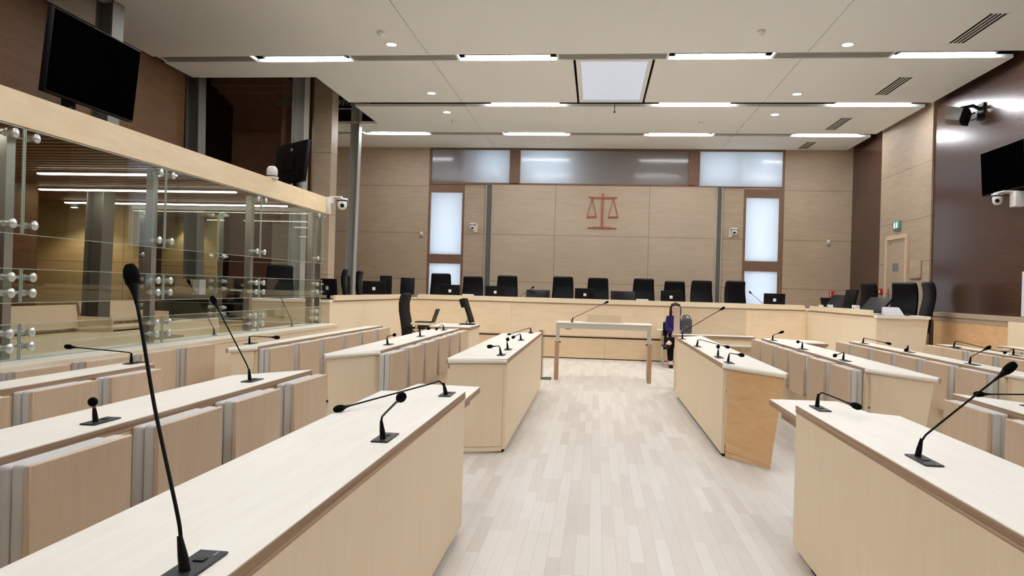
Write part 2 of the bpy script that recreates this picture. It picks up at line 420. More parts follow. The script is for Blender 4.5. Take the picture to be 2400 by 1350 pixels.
# glowing panels added behind the frosted panes to light them like daylight
dl = MB()
for a, b, c, d, dist in ((-4.2, -3.36, 0.9, 3.8, 0.35), (3.5, 4.3, 0.9, 3.8, 0.3)):
    dl.box(a, b, YB + 0.12 + dist, YB + 0.14 + dist, c, d)
du = MB()
for a, b, c, d, dist in ((-3.0, -2.25, 4.0, 4.8, 0.32), (-1.95, -0.75, 4.0, 4.8, 0.36), (2.4, 4.35, 4.0, 4.8, 0.3)):
    du.box(a, b, YB + 0.12 + dist, YB + 0.14 + dist, c, d)
struct('window_10', du, 'day_high', 'added glowing panels behind the transom panes, standing in for daylight', 'window')
struct('window_9', dl, 'day', 'added glowing panels behind the lower frosted panes, standing in for daylight', 'window')
struct('wall_outer', MB().box(-7.8, 6.6, YB + 0.75, YB + 0.85, 0, 6), 'frame_brown', 'outer wall beyond the frosted windows', 'wall')
mb = MB()
for xx in (-4.3, -3.3, -2.08, 2.28, 3.46, 4.45): mb.box(xx - 0.02, xx + 0.02, YB + 0.125, YB + 0.74, 0, 5.2)
struct('trim_2', mb, 'frame_brown', 'partitions between the window reveals', 'window reveal')
# ---- right wall
struct('wall_right', MB().box(XR, XR + 0.12, 16.7, YB, 0, 6), 'wall_dark', 'dark glossy wood wall section in the far right corner', 'wall')
struct('wall_right', MB().box(XR - 0.03, XR + 0.12, 14.27, 16.7, 0, 6), 'wall_pale', 'pale matt wood wall section with the exit door', 'wall')
struct('wall_right', MB().box(XR, XR + 0.12, YF, 14.27, 0, 6), 'wall_dark', 'dark glossy wood wall section with the projector and screen', 'wall')
# ---- left wall
struct('wall_left', MB().box(XL - 0.12, XL, YF, 8.78, 0, 6), 'wall_left', 'brown plywood wall at far left, behind the glass dock', 'wall')
struct('wall_left', MB().box(XL - 0.16, XL - 0.04, 8.78, 12.15, 2.62, 6), 'wall_left', 'brown plywood upper wall behind the large screen', 'wall')
struct('wall_dock', MB().box(-9.6, -7.02, 10.9, 11.0, 0, 2.7), 'wall_box', 'ochre plywood end wall inside the glass dock', 'wall')
struct('wall_dock', MB().box(-9.7, -9.6, 8.6, 11.0, 0, 2.7).box(-9.6, -7.12, 8.66, 8.76, 0, 2.7), 'wall_box', 'ochre plywood recess walls inside the glass dock', 'wall')
# bay beyond the dock: dark recess, stone pier, plywood pilasters
struct('wall_bay', MB().box(-9.7, -9.6, 11.0, 19.2, 0, 6).box(-9.6, -7.6, 17.3, 17.4, 0, 6), 'frame_brown', 'dark brown walls of the recess beyond the dock', 'wall')
st = MB()
st.box(-7.93, -6.82, 15.6, 16.6, 0, 5.3)
for k, (e, z, h) in enumerate(((0.03, 4.55, 0.07), (0.06, 5.2, 0.1), (0.13, 5.3, 0.12), (0.24, 5.42, 0.12), (0.34, 5.54, 0.2))): st.box(-7.93 - e, -6.82 + e * 0.5, 15.6 - e, 16.6 + e, z, z + h)
st.box(-6.82, -6.5, 15.85, 16.6, 0, 5.9)
struct('wall_pier', st, 'stone', 'old brown stone pier with a moulded capital in the dark recess', 'stone pier')
mb = MB().box(-5.48, -5.12, 14.0, 14.35, 0, 6)
struct('wall_pilaster', mb, 'wall_ply', 'plywood clad pilaster beside the second screen', 'pilaster')
struct('wall_pilaster', MB().box(-6.30, -6.02, 15.3, 15.4, 0, 6), 'wall_left', 'brown plywood strip wall between stone pier and steel column', 'wall')
struct('wall_pilaster', MB().box(-6.5, -5.75, 14.55, 14.65, 0, 2.6), 'wall_ply', 'plywood panels seen through the end glass of the dock', 'wall')
struct('wall_rear', MB().box(-10, 6.4, YF - 0.1, YF, 0, 6), 'wall_ply', 'rear plywood wall behind the viewer', 'wall')
struct('wall_bay', MB().box(-7.62, -7.5, 15.9, YB, 0, 6), 'wall_ply', 'plywood return at the left end of the back wall', 'wall')
# ---- steel columns: I sections with two flanges and a web
def icol(x0, y0, x1, y1, zb, zt, wd, label, mat='steel'):
    t = thing('steel_column', label, 'column', (x0, y0, zb))
    def slab(a, b, c, d):
        lo = [(a, c), (b, c), (b, d), (a, d)]
        vs = [(x0 + p[0], y0 + p[1], zb) for p in lo] + [(x1 + p[0], y1 + p[1], zt) for p in lo]
        return vs, [(3, 2, 1, 0), (4, 5, 6, 7)] + [(i, (i + 1) % 4, 4 + (i + 1) % 4, 4 + i) for i in range(4)]
    h = wd / 2
    link('flange', MB().add(*slab(-h, -h + 0.018, -h, h)), mat, t); link('flange', MB().add(*slab(h - 0.018, h, -h, h)), mat, t)
    link('web', MB().add(*slab(-h + 0.018, h - 0.018, -0.012, 0.012)), mat, t)
    return t
icol(-6.33, 8.95, -6.20, 8.95, 0, 5.6, 0.23, 'dark grey raked steel column rising through the glass dock behind the large screen')
icol(-6.92, 12.4, -7.0, 12.4, 0, 5.6, 0.24, 'grey steel column at the edge of the dark recess')
icol(-5.56, 13.55, -5.56, 13.55, 0, 5.9, 0.24, 'pale grey steel column beside the plywood pilaster', 'steel_pale')
icol(-5.33, 15.9, -5.25, 15.9, 0, 5.6, 0.19, 'slim grey steel column in front of the back wall at left', 'steel_pale')
for nm, a, b, lab in (('l', -2.78, -2.61, 'left grey steel channel in the back wall'), ('r', 2.82, 2.96, 'right grey steel channel in the back wall')):
    t = thing('steel_channel', lab, 'steel channel', ((a + b) / 2, YB, 0))
    link('web', MB().box(a + 0.02, b - 0.02, YB + 0.02, YB + 0.1, 0, 3.95), 'steel', t)
    link('flange', MB().box(a, a + 0.02, YB - 0.05, YB + 0.1, 0, 3.95), 'steel_pale', t); link('flange', MB().box(b - 0.02, b, YB - 0.05, YB + 0.1, 0, 3.95), 'steel_pale', t)
# ---- exit door in the pale section
d = thing('door_1', 'pale plywood exit door in the right wall', 'door', (XR - 0.03, 15.75, 0.43)); d['kind'] = 'structure'
link('door_leaf', MB().box(XR - 0.045, XR - 0.031, 15.28, 16.2, 0.43, 2.58), 'wall_pale', d)
fr = MB().box(XR - 0.07, XR - 0.031, 15.2, 15.28, 0.43, 2.66).box(XR - 0.07, XR - 0.031, 16.2, 16.28, 0.43, 2.66).box(XR - 0.07, XR - 0.031, 15.28, 16.2, 2.58, 2.66)
link('door_frame', fr, 'ply_seat', d)
h = link('handle_plate', MB().rbox(XR - 0.06, XR - 0.045, 16.07, 16.12, 1.32, 1.6, 0.004), 'brass', d)
link('lever', MB().tube([(XR - 0.06, 16.095, 1.5), (XR - 0.1, 16.095, 1.5), (XR - 0.1, 15.98, 1.5)], 0.009), 'brass', h)
link('closer_peephole', MB().lathe([(0.02, 0), (0.018, 0.006), (0.001, 0.008)], Matrix.Translation((XR - 0.045, 16.05, 2.49)) @ Matrix.Rotation(-PI / 2, 4, 'Y')), 'grey', d)
link('notice', MB().box(XR - 0.048, XR - 0.0455, 15.62, 15.92, 1.94, 2.1), 'grey', d)
t = thing('exit_sign', 'green lit exit sign above the door at right', 'exit sign', (XR - 0.03, 15.74, 2.86))
link('sign_body', MB().rbox(XR - 0.07, XR - 0.032, 15.58, 15.9, 2.77, 2.94, 0.008), 'exit_body', t)
run = MB()
for yy, s in ((15.80, 1), (15.68, 1)):      # a running figure and a doorway
    run.ball((XR - 0.073, yy, 2.905), 0.004, 0.016, 0.016).tube([(XR - 0.073, yy, 2.89), (XR - 0.073, yy + 0.01, 2.84)], 0.014, 6)
    run.tube([(XR - 0.073, yy + 0.01, 2.845), (XR - 0.073, yy + 0.03, 2.80)], 0.008, 6).tube([(XR - 0.073, yy + 0.01, 2.845), (XR - 0.073, yy - 0.02, 2.81)], 0.008, 6)
link('running_figure', run, 'exit', t)
link('mounting_strip', MB().box(XR - 0.06, XR - 0.032, 15.6, 15.88, 2.74, 2.765), 'grey', t)
t = thing('wall_hatch', 'pale square service hatch beside the exit door', 'hatch', (XR - 0.03, 14.82, 1.94))
link('hatch_cover', MB().rbox(XR - 0.06, XR - 0.031, 14.58, 15.07, 1.79, 2.11, 0.006), 'wall_pale', t)
link('hinge_strip', MB().box(XR - 0.055, XR - 0.031, 14.6, 15.05, 1.775, 1.789), 'grey', t)
t = thing('fire_call_point', 'red fire call point between corner and exit door', 'call point', (XR - 0.03, 16.5, 1.53))
link('housing', MB().rbox(XR - 0.075, XR - 0.031, 16.45, 16.56, 1.47, 1.60, 0.012), 'red', t)
link('press_glass', MB().box(XR - 0.078, XR - 0.0755, 16.475, 16.535, 1.51, 1.56), 'white', t)
t = thing('fire_sign', 'red fire sign with white pictograms low on the back wall at right', 'sign', (5.55, YB, 1.5))
link('sign_plate', MB().box(5.49, 5.62, YB - 0.012, YB - 0.001, 1.38, 1.53), 'red', t)
pg = MB().box(5.505, 5.525, YB - 0.015, YB - 0.0125, 1.4, 1.5).ball((5.515, YB - 0.014, 1.515), 0.012, 0.002, 0.012).box(5.59, 5.606, YB - 0.015, YB - 0.0125, 1.42, 1.5).box(5.56, 5.575, YB - 0.015, YB - 0.0125, 1.4, 1.43)
link('pictogram', pg, 'white', t)
for x, z, lab in ((-4.39, 2.70, 'small white wall sensor left of the left window'), (5.43, 2.69, 'small white wall sensor near the right corner')):
    t = thing('wall_sensor', lab, 'sensor', (x, YB, z))
    link('sensor_body', MB().rbox(x - 0.035, x + 0.035, YB - 0.05, YB - 0.001, z - 0.06, z + 0.05, 0.012), 'white', t)
    link('lens', MB().box(x - 0.02, x + 0.02, YB - 0.053, YB - 0.0505, z - 0.045, z - 0.01), 'grey', t)
# ---- scales of justice on the back wall
t = thing('scales_emblem', 'red-brown wooden scales of justice on the centre of the back wall', 'emblem', (0.10, YB - 0.02, 2.92))
y0, y1 = YB - 0.05, YB - 0.021
link('post', MB().box(0.08, 0.12, y0 - 0.01, y1, 2.94, 3.765), 'red_wood', t)
link('cross_beam', MB().plate([(-0.25, 3.685), (0.45, 3.685), (0.45, 3.665), (0.31, 3.645), (-0.11, 3.645), (-0.25, 3.665)], y0, y1), 'red_wood', t)
link('foot', MB().box(-0.25, 0.45, y0, y1, 2.915, 2.935).box(-0.12, 0.32, y0, y1, 2.935, 2.955), 'red_wood', t)
for cx in (-0.155, 0.365):
    p = link('pan', MB().box(cx - 0.125, cx + 0.125, y0, y1, 3.18, 3.215), 'red_wood', t)
    link('suspension', MB().plate([(cx - 0.122, 3.215), (cx - 0.104, 3.215), (cx + 0.006, 3.645), (cx - 0.006, 3.645)], y0 + 0.005, y1)
         .plate([(cx + 0.104, 3.215), (cx + 0.122, 3.215), (cx + 0.006, 3.645), (cx - 0.006, 3.645)], y0 + 0.005, y1), 'red_wood', p)
# ---- lights, grilles, vents, downlights, detectors
def led(x0, x1, y, group_label, z=ZC, mat='led'):
    t = thing('linear_light', group_label, 'ceiling light', ((x0 + x1) / 2, y, z), 0, 'linear lights in the ceiling slots')
    link('housing', MB().box(x0, x1, y - 0.03, y + 0.072, z + 0.03, z + 0.10).box(x0, x1, y + 0.072, y + 0.132, z + 0.04, z + 0.10), 'grey', t)
    link('diffuser', MB().rbox(x0 + 0.01, x1 - 0.01, y + 0.074, y + 0.132, z + 0.001, z + 0.033, 0.008), mat, t)
    return t
SLX = [(-5.27, -3.96), (-2.08, -0.78), (1.07, 2.36), (4.22, 5.52)]
PLC = ['leftmost', 'second from left', 'third from left', 'rightmost']
rows = [(11.30, 'nearest visible slot'), (14.19, 'second visible slot'), (16.90, 'farthest slot'), (8.7, 'slot just out of the picture'), (5.75, 'slot above the viewer'), (2.95, 'slot over the rear desks'), (-0.1, 'rearmost slot')]
for y, rl in rows:
    for i, (a, b) in enumerate(SLX):
        if i == 0 and abs(y - 14.2) < 0.1: continue
        led(a, b, y, '%s linear light in the %s of the ceiling' % (PLC[i], rl))
def grille(x0, x1, y0, y1, label):
    t = thing('slot_grille', label, 'air grille', ((x0 + x1) / 2, (y0 + y1) / 2, ZC), 0, 'grey grilles in the ceiling slots')
    mb = MB().box(x0, x0 + 0.03, y0, y1, ZC + 0.005, ZC + 0.05).box(x1 - 0.03, x1, y0, y1, ZC + 0.005, ZC + 0.05)
    mb.box(x0, x1, y0 + 0.02, y0 + 0.035, ZC + 0.005, ZC + 0.04).box(x0, x1, y1 - 0.02, y1, ZC + 0.0, ZC + 0.04)
    link('grille_frame', mb, 'ceil', t)
    mb = MB()
    for k in range(8):
        y = y0 + 0.06 + k * (y1 - y0 - 0.1) / 8
        mb.box(x0 + 0.03, x1 - 0.03, y, y + 0.013, ZC + 0.012, ZC + 0.017)
    link('louvre_blades', mb, 'steel_pale', t)
for (y0, y1, rl) in ((11.13, 11.43, 'nearest visible slot'), (16.74, 17.04, 'farthest slot')):
    for a, b, pl in ((-6.95, -5.42, 'leftmost'), (-3.86, -2.17, 'second from left'), (-0.68, 0.97, 'middle'), (2.46, 4.12, 'rightmost')):
        grille(a, b, y0, y1, '%s long grey air grille in the %s' % (pl, rl))
grille(-7.0, -5.42, 8.56, 8.85, 'grey air grille above the large screen at top left')
def vent(y0, y1, label):
    t = thing('ceiling_vent', label, 'air vent', (4.75, (y0 + y1) / 2, ZC), 0, 'slotted vents along the right of the ceiling')
    link('slots', MB().box(4.64, 4.675, y0, y1, ZC - 0.004, ZC - 0.001).box(4.7, 4.725, y0, y1, ZC - 0.004, ZC - 0.001).box(4.75, 4.775, y0, y1, ZC - 0.004, ZC - 0.001).box(4.8, 4.83, y0, y1, ZC - 0.004, ZC - 0.001), 'plinth', t)
    link('vent_frame', MB().box(4.60, 4.635, y0 - 0.03, y1 + 0.03, ZC - 0.006, ZC - 0.0005).box(4.835, 4.87, y0 - 0.03, y1 + 0.03, ZC - 0.006, ZC - 0.0005), 'ceil', t)
for (a, b, l) in ((9.69, 10.78, 'large slotted vent nearest the viewer on the right of the ceiling'), (12.43, 13.5, 'second slotted vent from the viewer on the right of the ceiling'),
                  (15.23, 16.32, 'third slotted vent from the viewer on the right of the ceiling'), (17.63, 18.45, 'farthest small slotted vent by the back wall')):
    vent(a, b, l)
def downlight(x, y, label):
    t = thing('recessed_downlight', label, 'downlight', (x, y, ZC), 0, 'round ceiling downlights')
    T = Matrix.Translation((x, y, ZC))
    rg = MB(); n = 24
    for r0, r1, z0, z1 in ((0.075, 0.1, -0.004, -0.008),):
        vs = [Vector((r * math.cos(2 * PI * k / n), r * math.sin(2 * PI * k / n), z)) for r, z in ((0.072, -0.001), (0.072, -0.008), (0.092, -0.007), (0.096, -0.0008)) for k in range(n)]
        rg.add([T @ v for v in vs], [[i * n + k, i * n + (k + 1) % n, ((i + 1) % 4) * n + (k + 1) % n, ((i + 1) % 4) * n + k] for i in range(4) for k in range(n)], True)
    link('trim_ring', rg, 'white', t)
    link('lens', MB().lathe([(0.07, -0.001), (0.07, -0.005), (0.001, -0.006)], T), 'spot', t)
    sp = bpy.data.lights.new('lamp', 'SPOT'); sp.energy = 150; sp.color = (1.0, 0.93, 0.83); sp.spot_size = math.radians(95); sp.spot_blend = 0.6; sp.shadow_soft_size = 0.05
    o = bpy.data.objects.new('lamp', sp); COL.objects.link(o); o.parent = t; o.location = (0, 0, -0.03)
for x, y, l in ((-3.03, 10.63, 'left round downlight nearest the viewer'), (3.34, 10.8, 'right round downlight nearest the viewer'), (-3.04, 13.34, 'left round downlight beyond the first light slot'),
                (3.34, 13.43, 'right round downlight beyond the first light slot'), (-3.05, 14.8, 'left round downlight beyond the second light slot'), (3.32, 14.95, 'right round downlight beyond the second light slot')):
    downlight(x, y, l)
def smoke(x, y, label):
    t = thing('smoke_detector', label, 'smoke detector', (x, y, ZC), 0, 'white smoke detectors')
    T = Matrix.Translation((x, y, ZC)) @ Matrix.Rotation(PI, 4, 'X')
    link('base', MB().lathe([(0.055, 0.001), (0.055, 0.025), (0.05, 0.03)], T), 'white', t)
    link('sensing_head', MB().lathe([(0.045, 0.03), (0.04, 0.05), (0.034, 0.056), (0.034, 0.066), (0.02, 0.075)], T), 'ceil', t)
for x, y, l in ((-3.03, 10.1, 'white smoke detector above the left nearest downlight'), (2.06, 10.2, 'white smoke detector right of the skylight near the viewer'),
                (-3.06, 15.58, 'small white smoke detector beyond the left downlights'), (2.02, 15.67, 'small white smoke detector right of centre, far row')):
    smoke(x, y, l)
t = thing('pull_cord', 'thin cord with a small knob hanging from the ceiling slot below the skylight', 'cord', (0.25, 14.1, ZC + 0.05))
link('cord', MB().tube([(0.25, 14.1, 6.0), (0.25, 14.1, 4.72)], 0.006, 6), 'charcoal', t); link('knob', MB().ball((0.25, 14.1, 4.71), 0.018), 'charcoal', t)
# extra linear lights over the rear of the room keep the rows regular (see rows above)

# ================================================================== DESKS AND FOLDING SEATS
ZT = 0.80
def desk(name, label, side, u_face, u_back, y0, y1, near=None, far=None, group=None, band=True):
    """a fixed desk: outer panel at u_face (towards the aisle), worktop back to u_back.
    near / far: (y at the face, y at the back edge) of slanted ends"""
    X = lambda u: sx(side, u)
    n0, n1 = near if near else (y0, y0); f0, f1 = far if far else (y1, y1)
    t = thing(name, label, 'desk', (X((u_face + u_back) / 2), (y0 + y1) / 2, 0), 0, group)
    top = [(X(u_face - 0.001), n0), (X(u_face - 0.001), f0), (X(u_back), f1), (X(u_back), n1)]
    mb = MB().prism(top, ZT - 0.004, ZT)
    link('worktop', mb, 'top', t)
    e = 0.0
    link('worktop_edge', MB().prism([(X(u_face - 0.002), n0 - 0.002), (X(u_face - 0.002), f0 + 0.002), (X(u_back + 0.002), f1 + 0.002), (X(u_back + 0.002), n1 - 0.002)], ZT - 0.042, ZT - 0.004), 'edge', t)
    link('front_panel', MB().prism([(X(u_face), n0 + 0.006), (X(u_face), f0 - 0.006), (X(u_face + 0.03), f0 - 0.006), (X(u_face + 0.03), n0 + 0.006)], 0.035, ZT - 0.042), 'ply', t)
    link('plinth', MB().box(min(X(u_face + 0.02), X(u_face + 0.1)), max(X(u_face + 0.02), X(u_face + 0.1)), max(n0, n1) + 0.06, min(f0, f1) - 0.06, 0, 0.035), 'plinth', t)
    # slanted end panels with an inset so that the top overhangs a little
    def endp(mb, a, b, d, z0, z1):      # the free edge leans in towards the floor
        def back(z):
            u = u_back - 0.02 - (0.07 if side > 0 else 0.03) * (ZT - z) / ZT
            k = (u - u_face) / (u_back - u_face)
            return Vector((X(u), a + (b - a) * k, z))
        k0 = 0.031 / (u_back - u_face)
        pf = lambda z: Vector((X(u_face + 0.031), a + (b - a) * k0, z))
        vs = []
        for off in (0.008 * d, 0.032 * d):
            for p in (pf(z0), back(z0), back(z1), pf(z1)): vs.append(p + Vector((0, off, 0)))
        return mb.add(vs, [(0, 1, 2, 3), (7, 6, 5, 4), (0, 4, 5, 1), (1, 5, 6, 2), (2, 6, 7, 3), (3, 7, 4, 0)])
    if near: link('end_panel', endp(endp(MB(), n0, n1, 1, 0.06, ZT - 0.042), n0, n1, 1, 0.02, 0.055), 'ply_warm' if side > 0 and u_face < 1 else 'ply', t)
    if near:
        a, b = Vector((X(u_face + 0.006), n0 + 0.010, ZT - 0.021)), Vector((X(u_back - 0.006), n1 + 0.010, ZT - 0.021))
        link('nosing', MB().tube([a, b], 0.0212, 12), 'top', t)
    if far: link('end_panel', endp(MB(), f0, f1, -1, 0.02, ZT - 0.042), 'ply', t)
    return t

desk('lawyers_desk', 'long pale plywood desk at lower left, beside the aisle in the foreground', -1, 0.915, 1.375, -1.6, 4.28, None, (4.28, 4.16))
desk('lawyers_desk', 'long pale plywood desk at lower right, beside the aisle in the foreground', 1, 0.925, 1.375, -1.6, 4.30, None, (4.30, 4.06))
desk('lawyers_desk', 'plywood desk left of the aisle, in front of the witness stand', -1, 0.915, 1.40, 6.31, 10.45, (6.34, 6.17), (10.45, 9.9))
desk('lawyers_desk', 'plywood desk with warm end panel right of the aisle, in front of the witness stand', 1, 0.915, 1.31, 6.6, 10.3, (6.62, 6.03), (10.3, 10.9))
# swinging flaps between the near and far aisle desks (a little lower than the tops)
for s, lab in ((-1, 'low white hinged flap at the far end of the left foreground desk'), (1, 'low white hinged flap at the far end of the right foreground desk')):
    t = thing('hinged_flap', lab, 'desk flap', (sx(s, 1.14), 4.65, 0.70))
    link('flap_top', MB().prism([(sx(s, 0.935), 4.32), (sx(s, 0.935), 4.97), (sx(s, 1.36), 5.0), (sx(s, 1.42), 4.34)], 0.732, 0.737), 'top', t)
    link('flap_edge', MB().prism([(sx(s, 0.933), 4.32), (sx(s, 0.933), 4.972), (sx(s, 1.362), 5.002), (sx(s, 1.422), 4.34)], 0.70, 0.732), 'edge', t)
    link('support_rail', MB().box(min(sx(s, 0.98), sx(s, 1.02)), max(sx(s, 0.98), sx(s, 1.02)), 4.34, 4.85, 0.64, 0.70), 'edge', t)
    link('bracket', MB().tube([(sx(s, 1.0), 4.36, 0.0), (sx(s, 1.0), 4.36, 0.64)], 0.015), 'steel', t)

# second and third rows
desk('row_desk', 'second row plywood desk at left foreground, behind four large folded seats', -1, 2.115, 2.455, -1.0, 5.0, None, (5.02, 4.55))
desk('row_desk', 'second row plywood desk at right foreground edge of the picture', 1, 2.115, 2.46, -1.0, 5.15, None, (5.15, 4.7))
desk('row_desk', 'second row plywood desk left, level with the far aisle desk', -1, 2.115, 2.45, 6.65, 10.65, (6.66, 6.13), (10.65, 10.25))
desk('row_desk', 'second row plywood desk right, level with the far aisle desk', 1, 2.115, 2.46, 6.70, 10.8, (6.72, 6.12), (10.8, 10.75))
desk('row_desk', 'narrow third row plywood desk at left foreground', -1, 3.255, 3.47, -1.0, 5.0, None, (5.0, 4.98))
desk('row_desk', 'third row plywood desk on the left running to the judges bench', -1, 3.265, 3.42, 6.6, 10.75, (6.63, 6.36), (10.75, 10.45))
desk('row_desk', 'third row plywood desk on the right running to the judges bench', 1, 3.265, 3.47, 6.8, 10.75, (6.8, 6.25), (10.75, 10.8))
desk('row_desk', 'fourth row plywood desk far right', 1, 4.415, 4.62, 6.8, 10.8, (6.8, 6.5), (10.8, 10.75))
desk('row_desk', 'fifth row plywood desk at the right picture edge', 1, 5.24, 5.42, 8.6, 10.9, (8.6, 8.5), (10.9, 10.85))

# folding seat: backrest pad on the desk panel, tipped-up seat pad in its plywood shell
def make_seat(label):
    t = thing('folding_seat', label, 'seat')
    # local: x = depth away from the desk panel (0 at the panel), y = width, z up
    w = 0.265
    link('backrest_pad', MB().rbox(0.0, 0.05, -w + 0.008, w - 0.03, 0.36, 0.775, 0.014, 3), 'felt', t, False)
    c = MB()
    vs = []
    prof = [(0.052, 0.40), (0.052, 0.785), (0.108, 0.785), (0.108, 0.36)]
    c.rbox(0.053, 0.107, -w + 0.008, w - 0.004, 0.37, 0.783, 0.014, 3)
    link('seat_pad', c, 'felt', t, False)
    sh = MB().rbox(0.108, 0.130, -w, w, 0.35, 0.782, 0.003, 1)
    link('seat_shell', sh, 'ply_seat', t, False)
    link('hinge_arm', MB().tube([(0.0, -w + 0.05, 0.40), (0.10, -w + 0.05, 0.37)], 0.012, 6).tube([(0.0, w - 0.05, 0.40), (0.10, w - 0.05, 0.37)], 0.012, 6), 'steel', t, False)
    return t
seat0 = None
def seat_row(side, u_panel, ys, fmt, group, ws=1.0):
    global seat0
    n = len(ys)
    for k, y in enumerate(ys):
        lab = fmt % (ORD[k] if k < n - 1 else 'farthest')
        loc = (sx(side, u_panel - 0.004), y, 0); rz = 0.0 if side < 0 else PI
        if seat0 is None:
            seat0 = make_seat(lab); seat0.location = loc; seat0.rotation_euler = (0, 0, rz); seat0['group'] = group; seat0.scale = (1, ws, 1)
        else:
            dup(seat0, loc, rz, lab, group, (1, ws, 1))
seat_row(-1, 2.115, [2.52, 3.245, 3.93, 4.68], '%s of the four large folded grey seats at left foreground', 'folded seats, left foreground second row', 1.02)
seat_row(-1, 3.255, [2.58, 3.26, 3.95, 4.61], '%s folded seat of the left foreground third row', 'folded seats, left foreground third row', 1.0)
seat_row(-1, 3.955, [4.00, 4.66, 5.33, 6.00, 6.68], '%s folded seat in front of the glass dock ledge', 'folded seats along the dock ledge', 0.94)
seat_row(-1, 2.115, [6.88 + 0.695 * k for k in range(6)], '%s folded seat of the left second row, level with the far aisle desk', 'folded seats, left far second row')
seat_row(-1, 3.265, [6.92 + 0.695 * k for k in range(6)], '%s folded seat of the left far third row', 'folded seats, left far third row')
seat_row(1, 2.115, [2.65, 3.29, 3.99, 4.70], '%s folded seat at the right foreground edge', 'folded seats, right foreground second row')
seat_row(1, 2.115, [7.01 + 0.71 * k for k in range(6)], '%s folded seat of the right second row, level with the far aisle desk', 'folded seats, right far second row')
seat_row(1, 3.265, [7.12 + 0.70 * k for k in range(6)], '%s folded seat of the right far third row', 'folded seats, right far third row')
seat_row(1, 4.415, [7.92, 8.65, 9.36, 10.06, 10.6], '%s folded seat of the far right fourth row', 'folded seats, right far fourth row')
seat_row(1, 5.24, [9.6, 10.35], '%s folded seat of the fifth row at the right picture edge', 'folded seats, fifth row')

# link counters in front of the bench, beyond the aisle desks
t = thing('clerk_desk', 'small clerk desk with papers before the left part of the bench', 'desk', (-2.1, 11.4, 0))
link('worktop', MB().box(-2.45, -1.84, 11.0, 12.0, 0.795, 0.80), 'top', t); link('worktop_edge', MB().box(-2.452, -1.838, 10.998, 12.002, 0.755, 0.795), 'edge', t)
link('side_panel', MB().box(-1.87, -1.845, 11.02, 11.98, 0.03, 0.755), 'ply', t); link('side_panel', MB().box(-2.44, -2.415, 11.02, 11.98, 0.03, 0.755), 'ply', t)
link('front_panel', MB().box(-2.415, -1.87, 11.03, 11.05, 0.03, 0.755), 'ply', t); link('plinth', MB().box(-2.4, -1.9, 11.08, 11.95, 0, 0.03), 'plinth', t)
t = thing('link_counter', 'plywood cross counter joining the right desks below the bench', 'counter', (1.6, 11.1, 0))
link('worktop', MB().box(1.12, 2.25, 10.98, 11.25, 0.795, 0.80), 'top', t); link('worktop_edge', MB().box(1.118, 2.252, 10.978, 11.252, 0.755, 0.795), 'edge', t)
link('front_panel', MB().box(1.14, 2.23, 11.0, 11.03, 0.03, 0.755), 'ply', t); link('plinth', MB().box(1.2, 2.2, 11.05, 11.2, 0, 0.03), 'plinth', t)
link('lower_shelf', MB().box(1.56, 2.2, 10.86, 10.998, 0.66, 0.68), 'top', t)
t = thing('side_counter', 'plywood side counter holding papers below the right wing of the bench', 'counter', (3.0, 11.3, 0))
link('worktop', MB().box(2.75, 3.25, 11.0, 11.6, 0.735, 0.74), 'top', t); link('worktop_edge', MB().box(2.748, 3.252, 10.998, 11.602, 0.70, 0.735), 'edge', t)
link('front_panel', MB().box(2.77, 3.23, 11.02, 11.04, 0.03, 0.70), 'ply', t); link('side_panel', MB().box(2.77, 2.79, 11.04, 11.58, 0.0, 0.70), 'ply', t)

# ================================================================== JUDGES' BENCH
t = thing('judges_bench', 'long pale plywood judges bench across the back of the room', 'bench', (CX, 15.6, 0))
b0, b1 = -3.86, 4.14; ybf = 15.4
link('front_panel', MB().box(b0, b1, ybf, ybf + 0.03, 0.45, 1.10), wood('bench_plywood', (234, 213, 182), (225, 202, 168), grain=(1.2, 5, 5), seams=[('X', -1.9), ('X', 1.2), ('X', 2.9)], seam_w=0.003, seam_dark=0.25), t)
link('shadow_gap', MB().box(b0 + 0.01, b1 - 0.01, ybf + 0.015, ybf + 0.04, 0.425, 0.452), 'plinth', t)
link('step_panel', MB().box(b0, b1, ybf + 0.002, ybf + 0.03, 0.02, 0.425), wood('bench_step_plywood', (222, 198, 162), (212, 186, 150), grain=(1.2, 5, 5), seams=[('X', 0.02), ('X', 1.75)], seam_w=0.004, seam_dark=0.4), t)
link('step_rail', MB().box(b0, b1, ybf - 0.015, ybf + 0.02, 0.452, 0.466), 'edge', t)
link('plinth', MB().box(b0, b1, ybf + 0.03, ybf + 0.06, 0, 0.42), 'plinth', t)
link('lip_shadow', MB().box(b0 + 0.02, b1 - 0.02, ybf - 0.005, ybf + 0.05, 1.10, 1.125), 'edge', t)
lip = MB()
lip.plate([(b0 + 0.17, 1.125), (b1 - 0.05, 1.125), (b1 - 0.05, 1.19), (b1 - 0.08, 1.22), (b0 + 0.21, 1.22), (b0 + 0.17, 1.19)], ybf - 0.02, ybf + 0.02)
link('raised_lip', lip, 'ply', t)
link('desk_surface', MB().box(-4.6, b1 + 0.45, ybf + 0.02, 16.25, 1.10, 1.14), 'top', t)
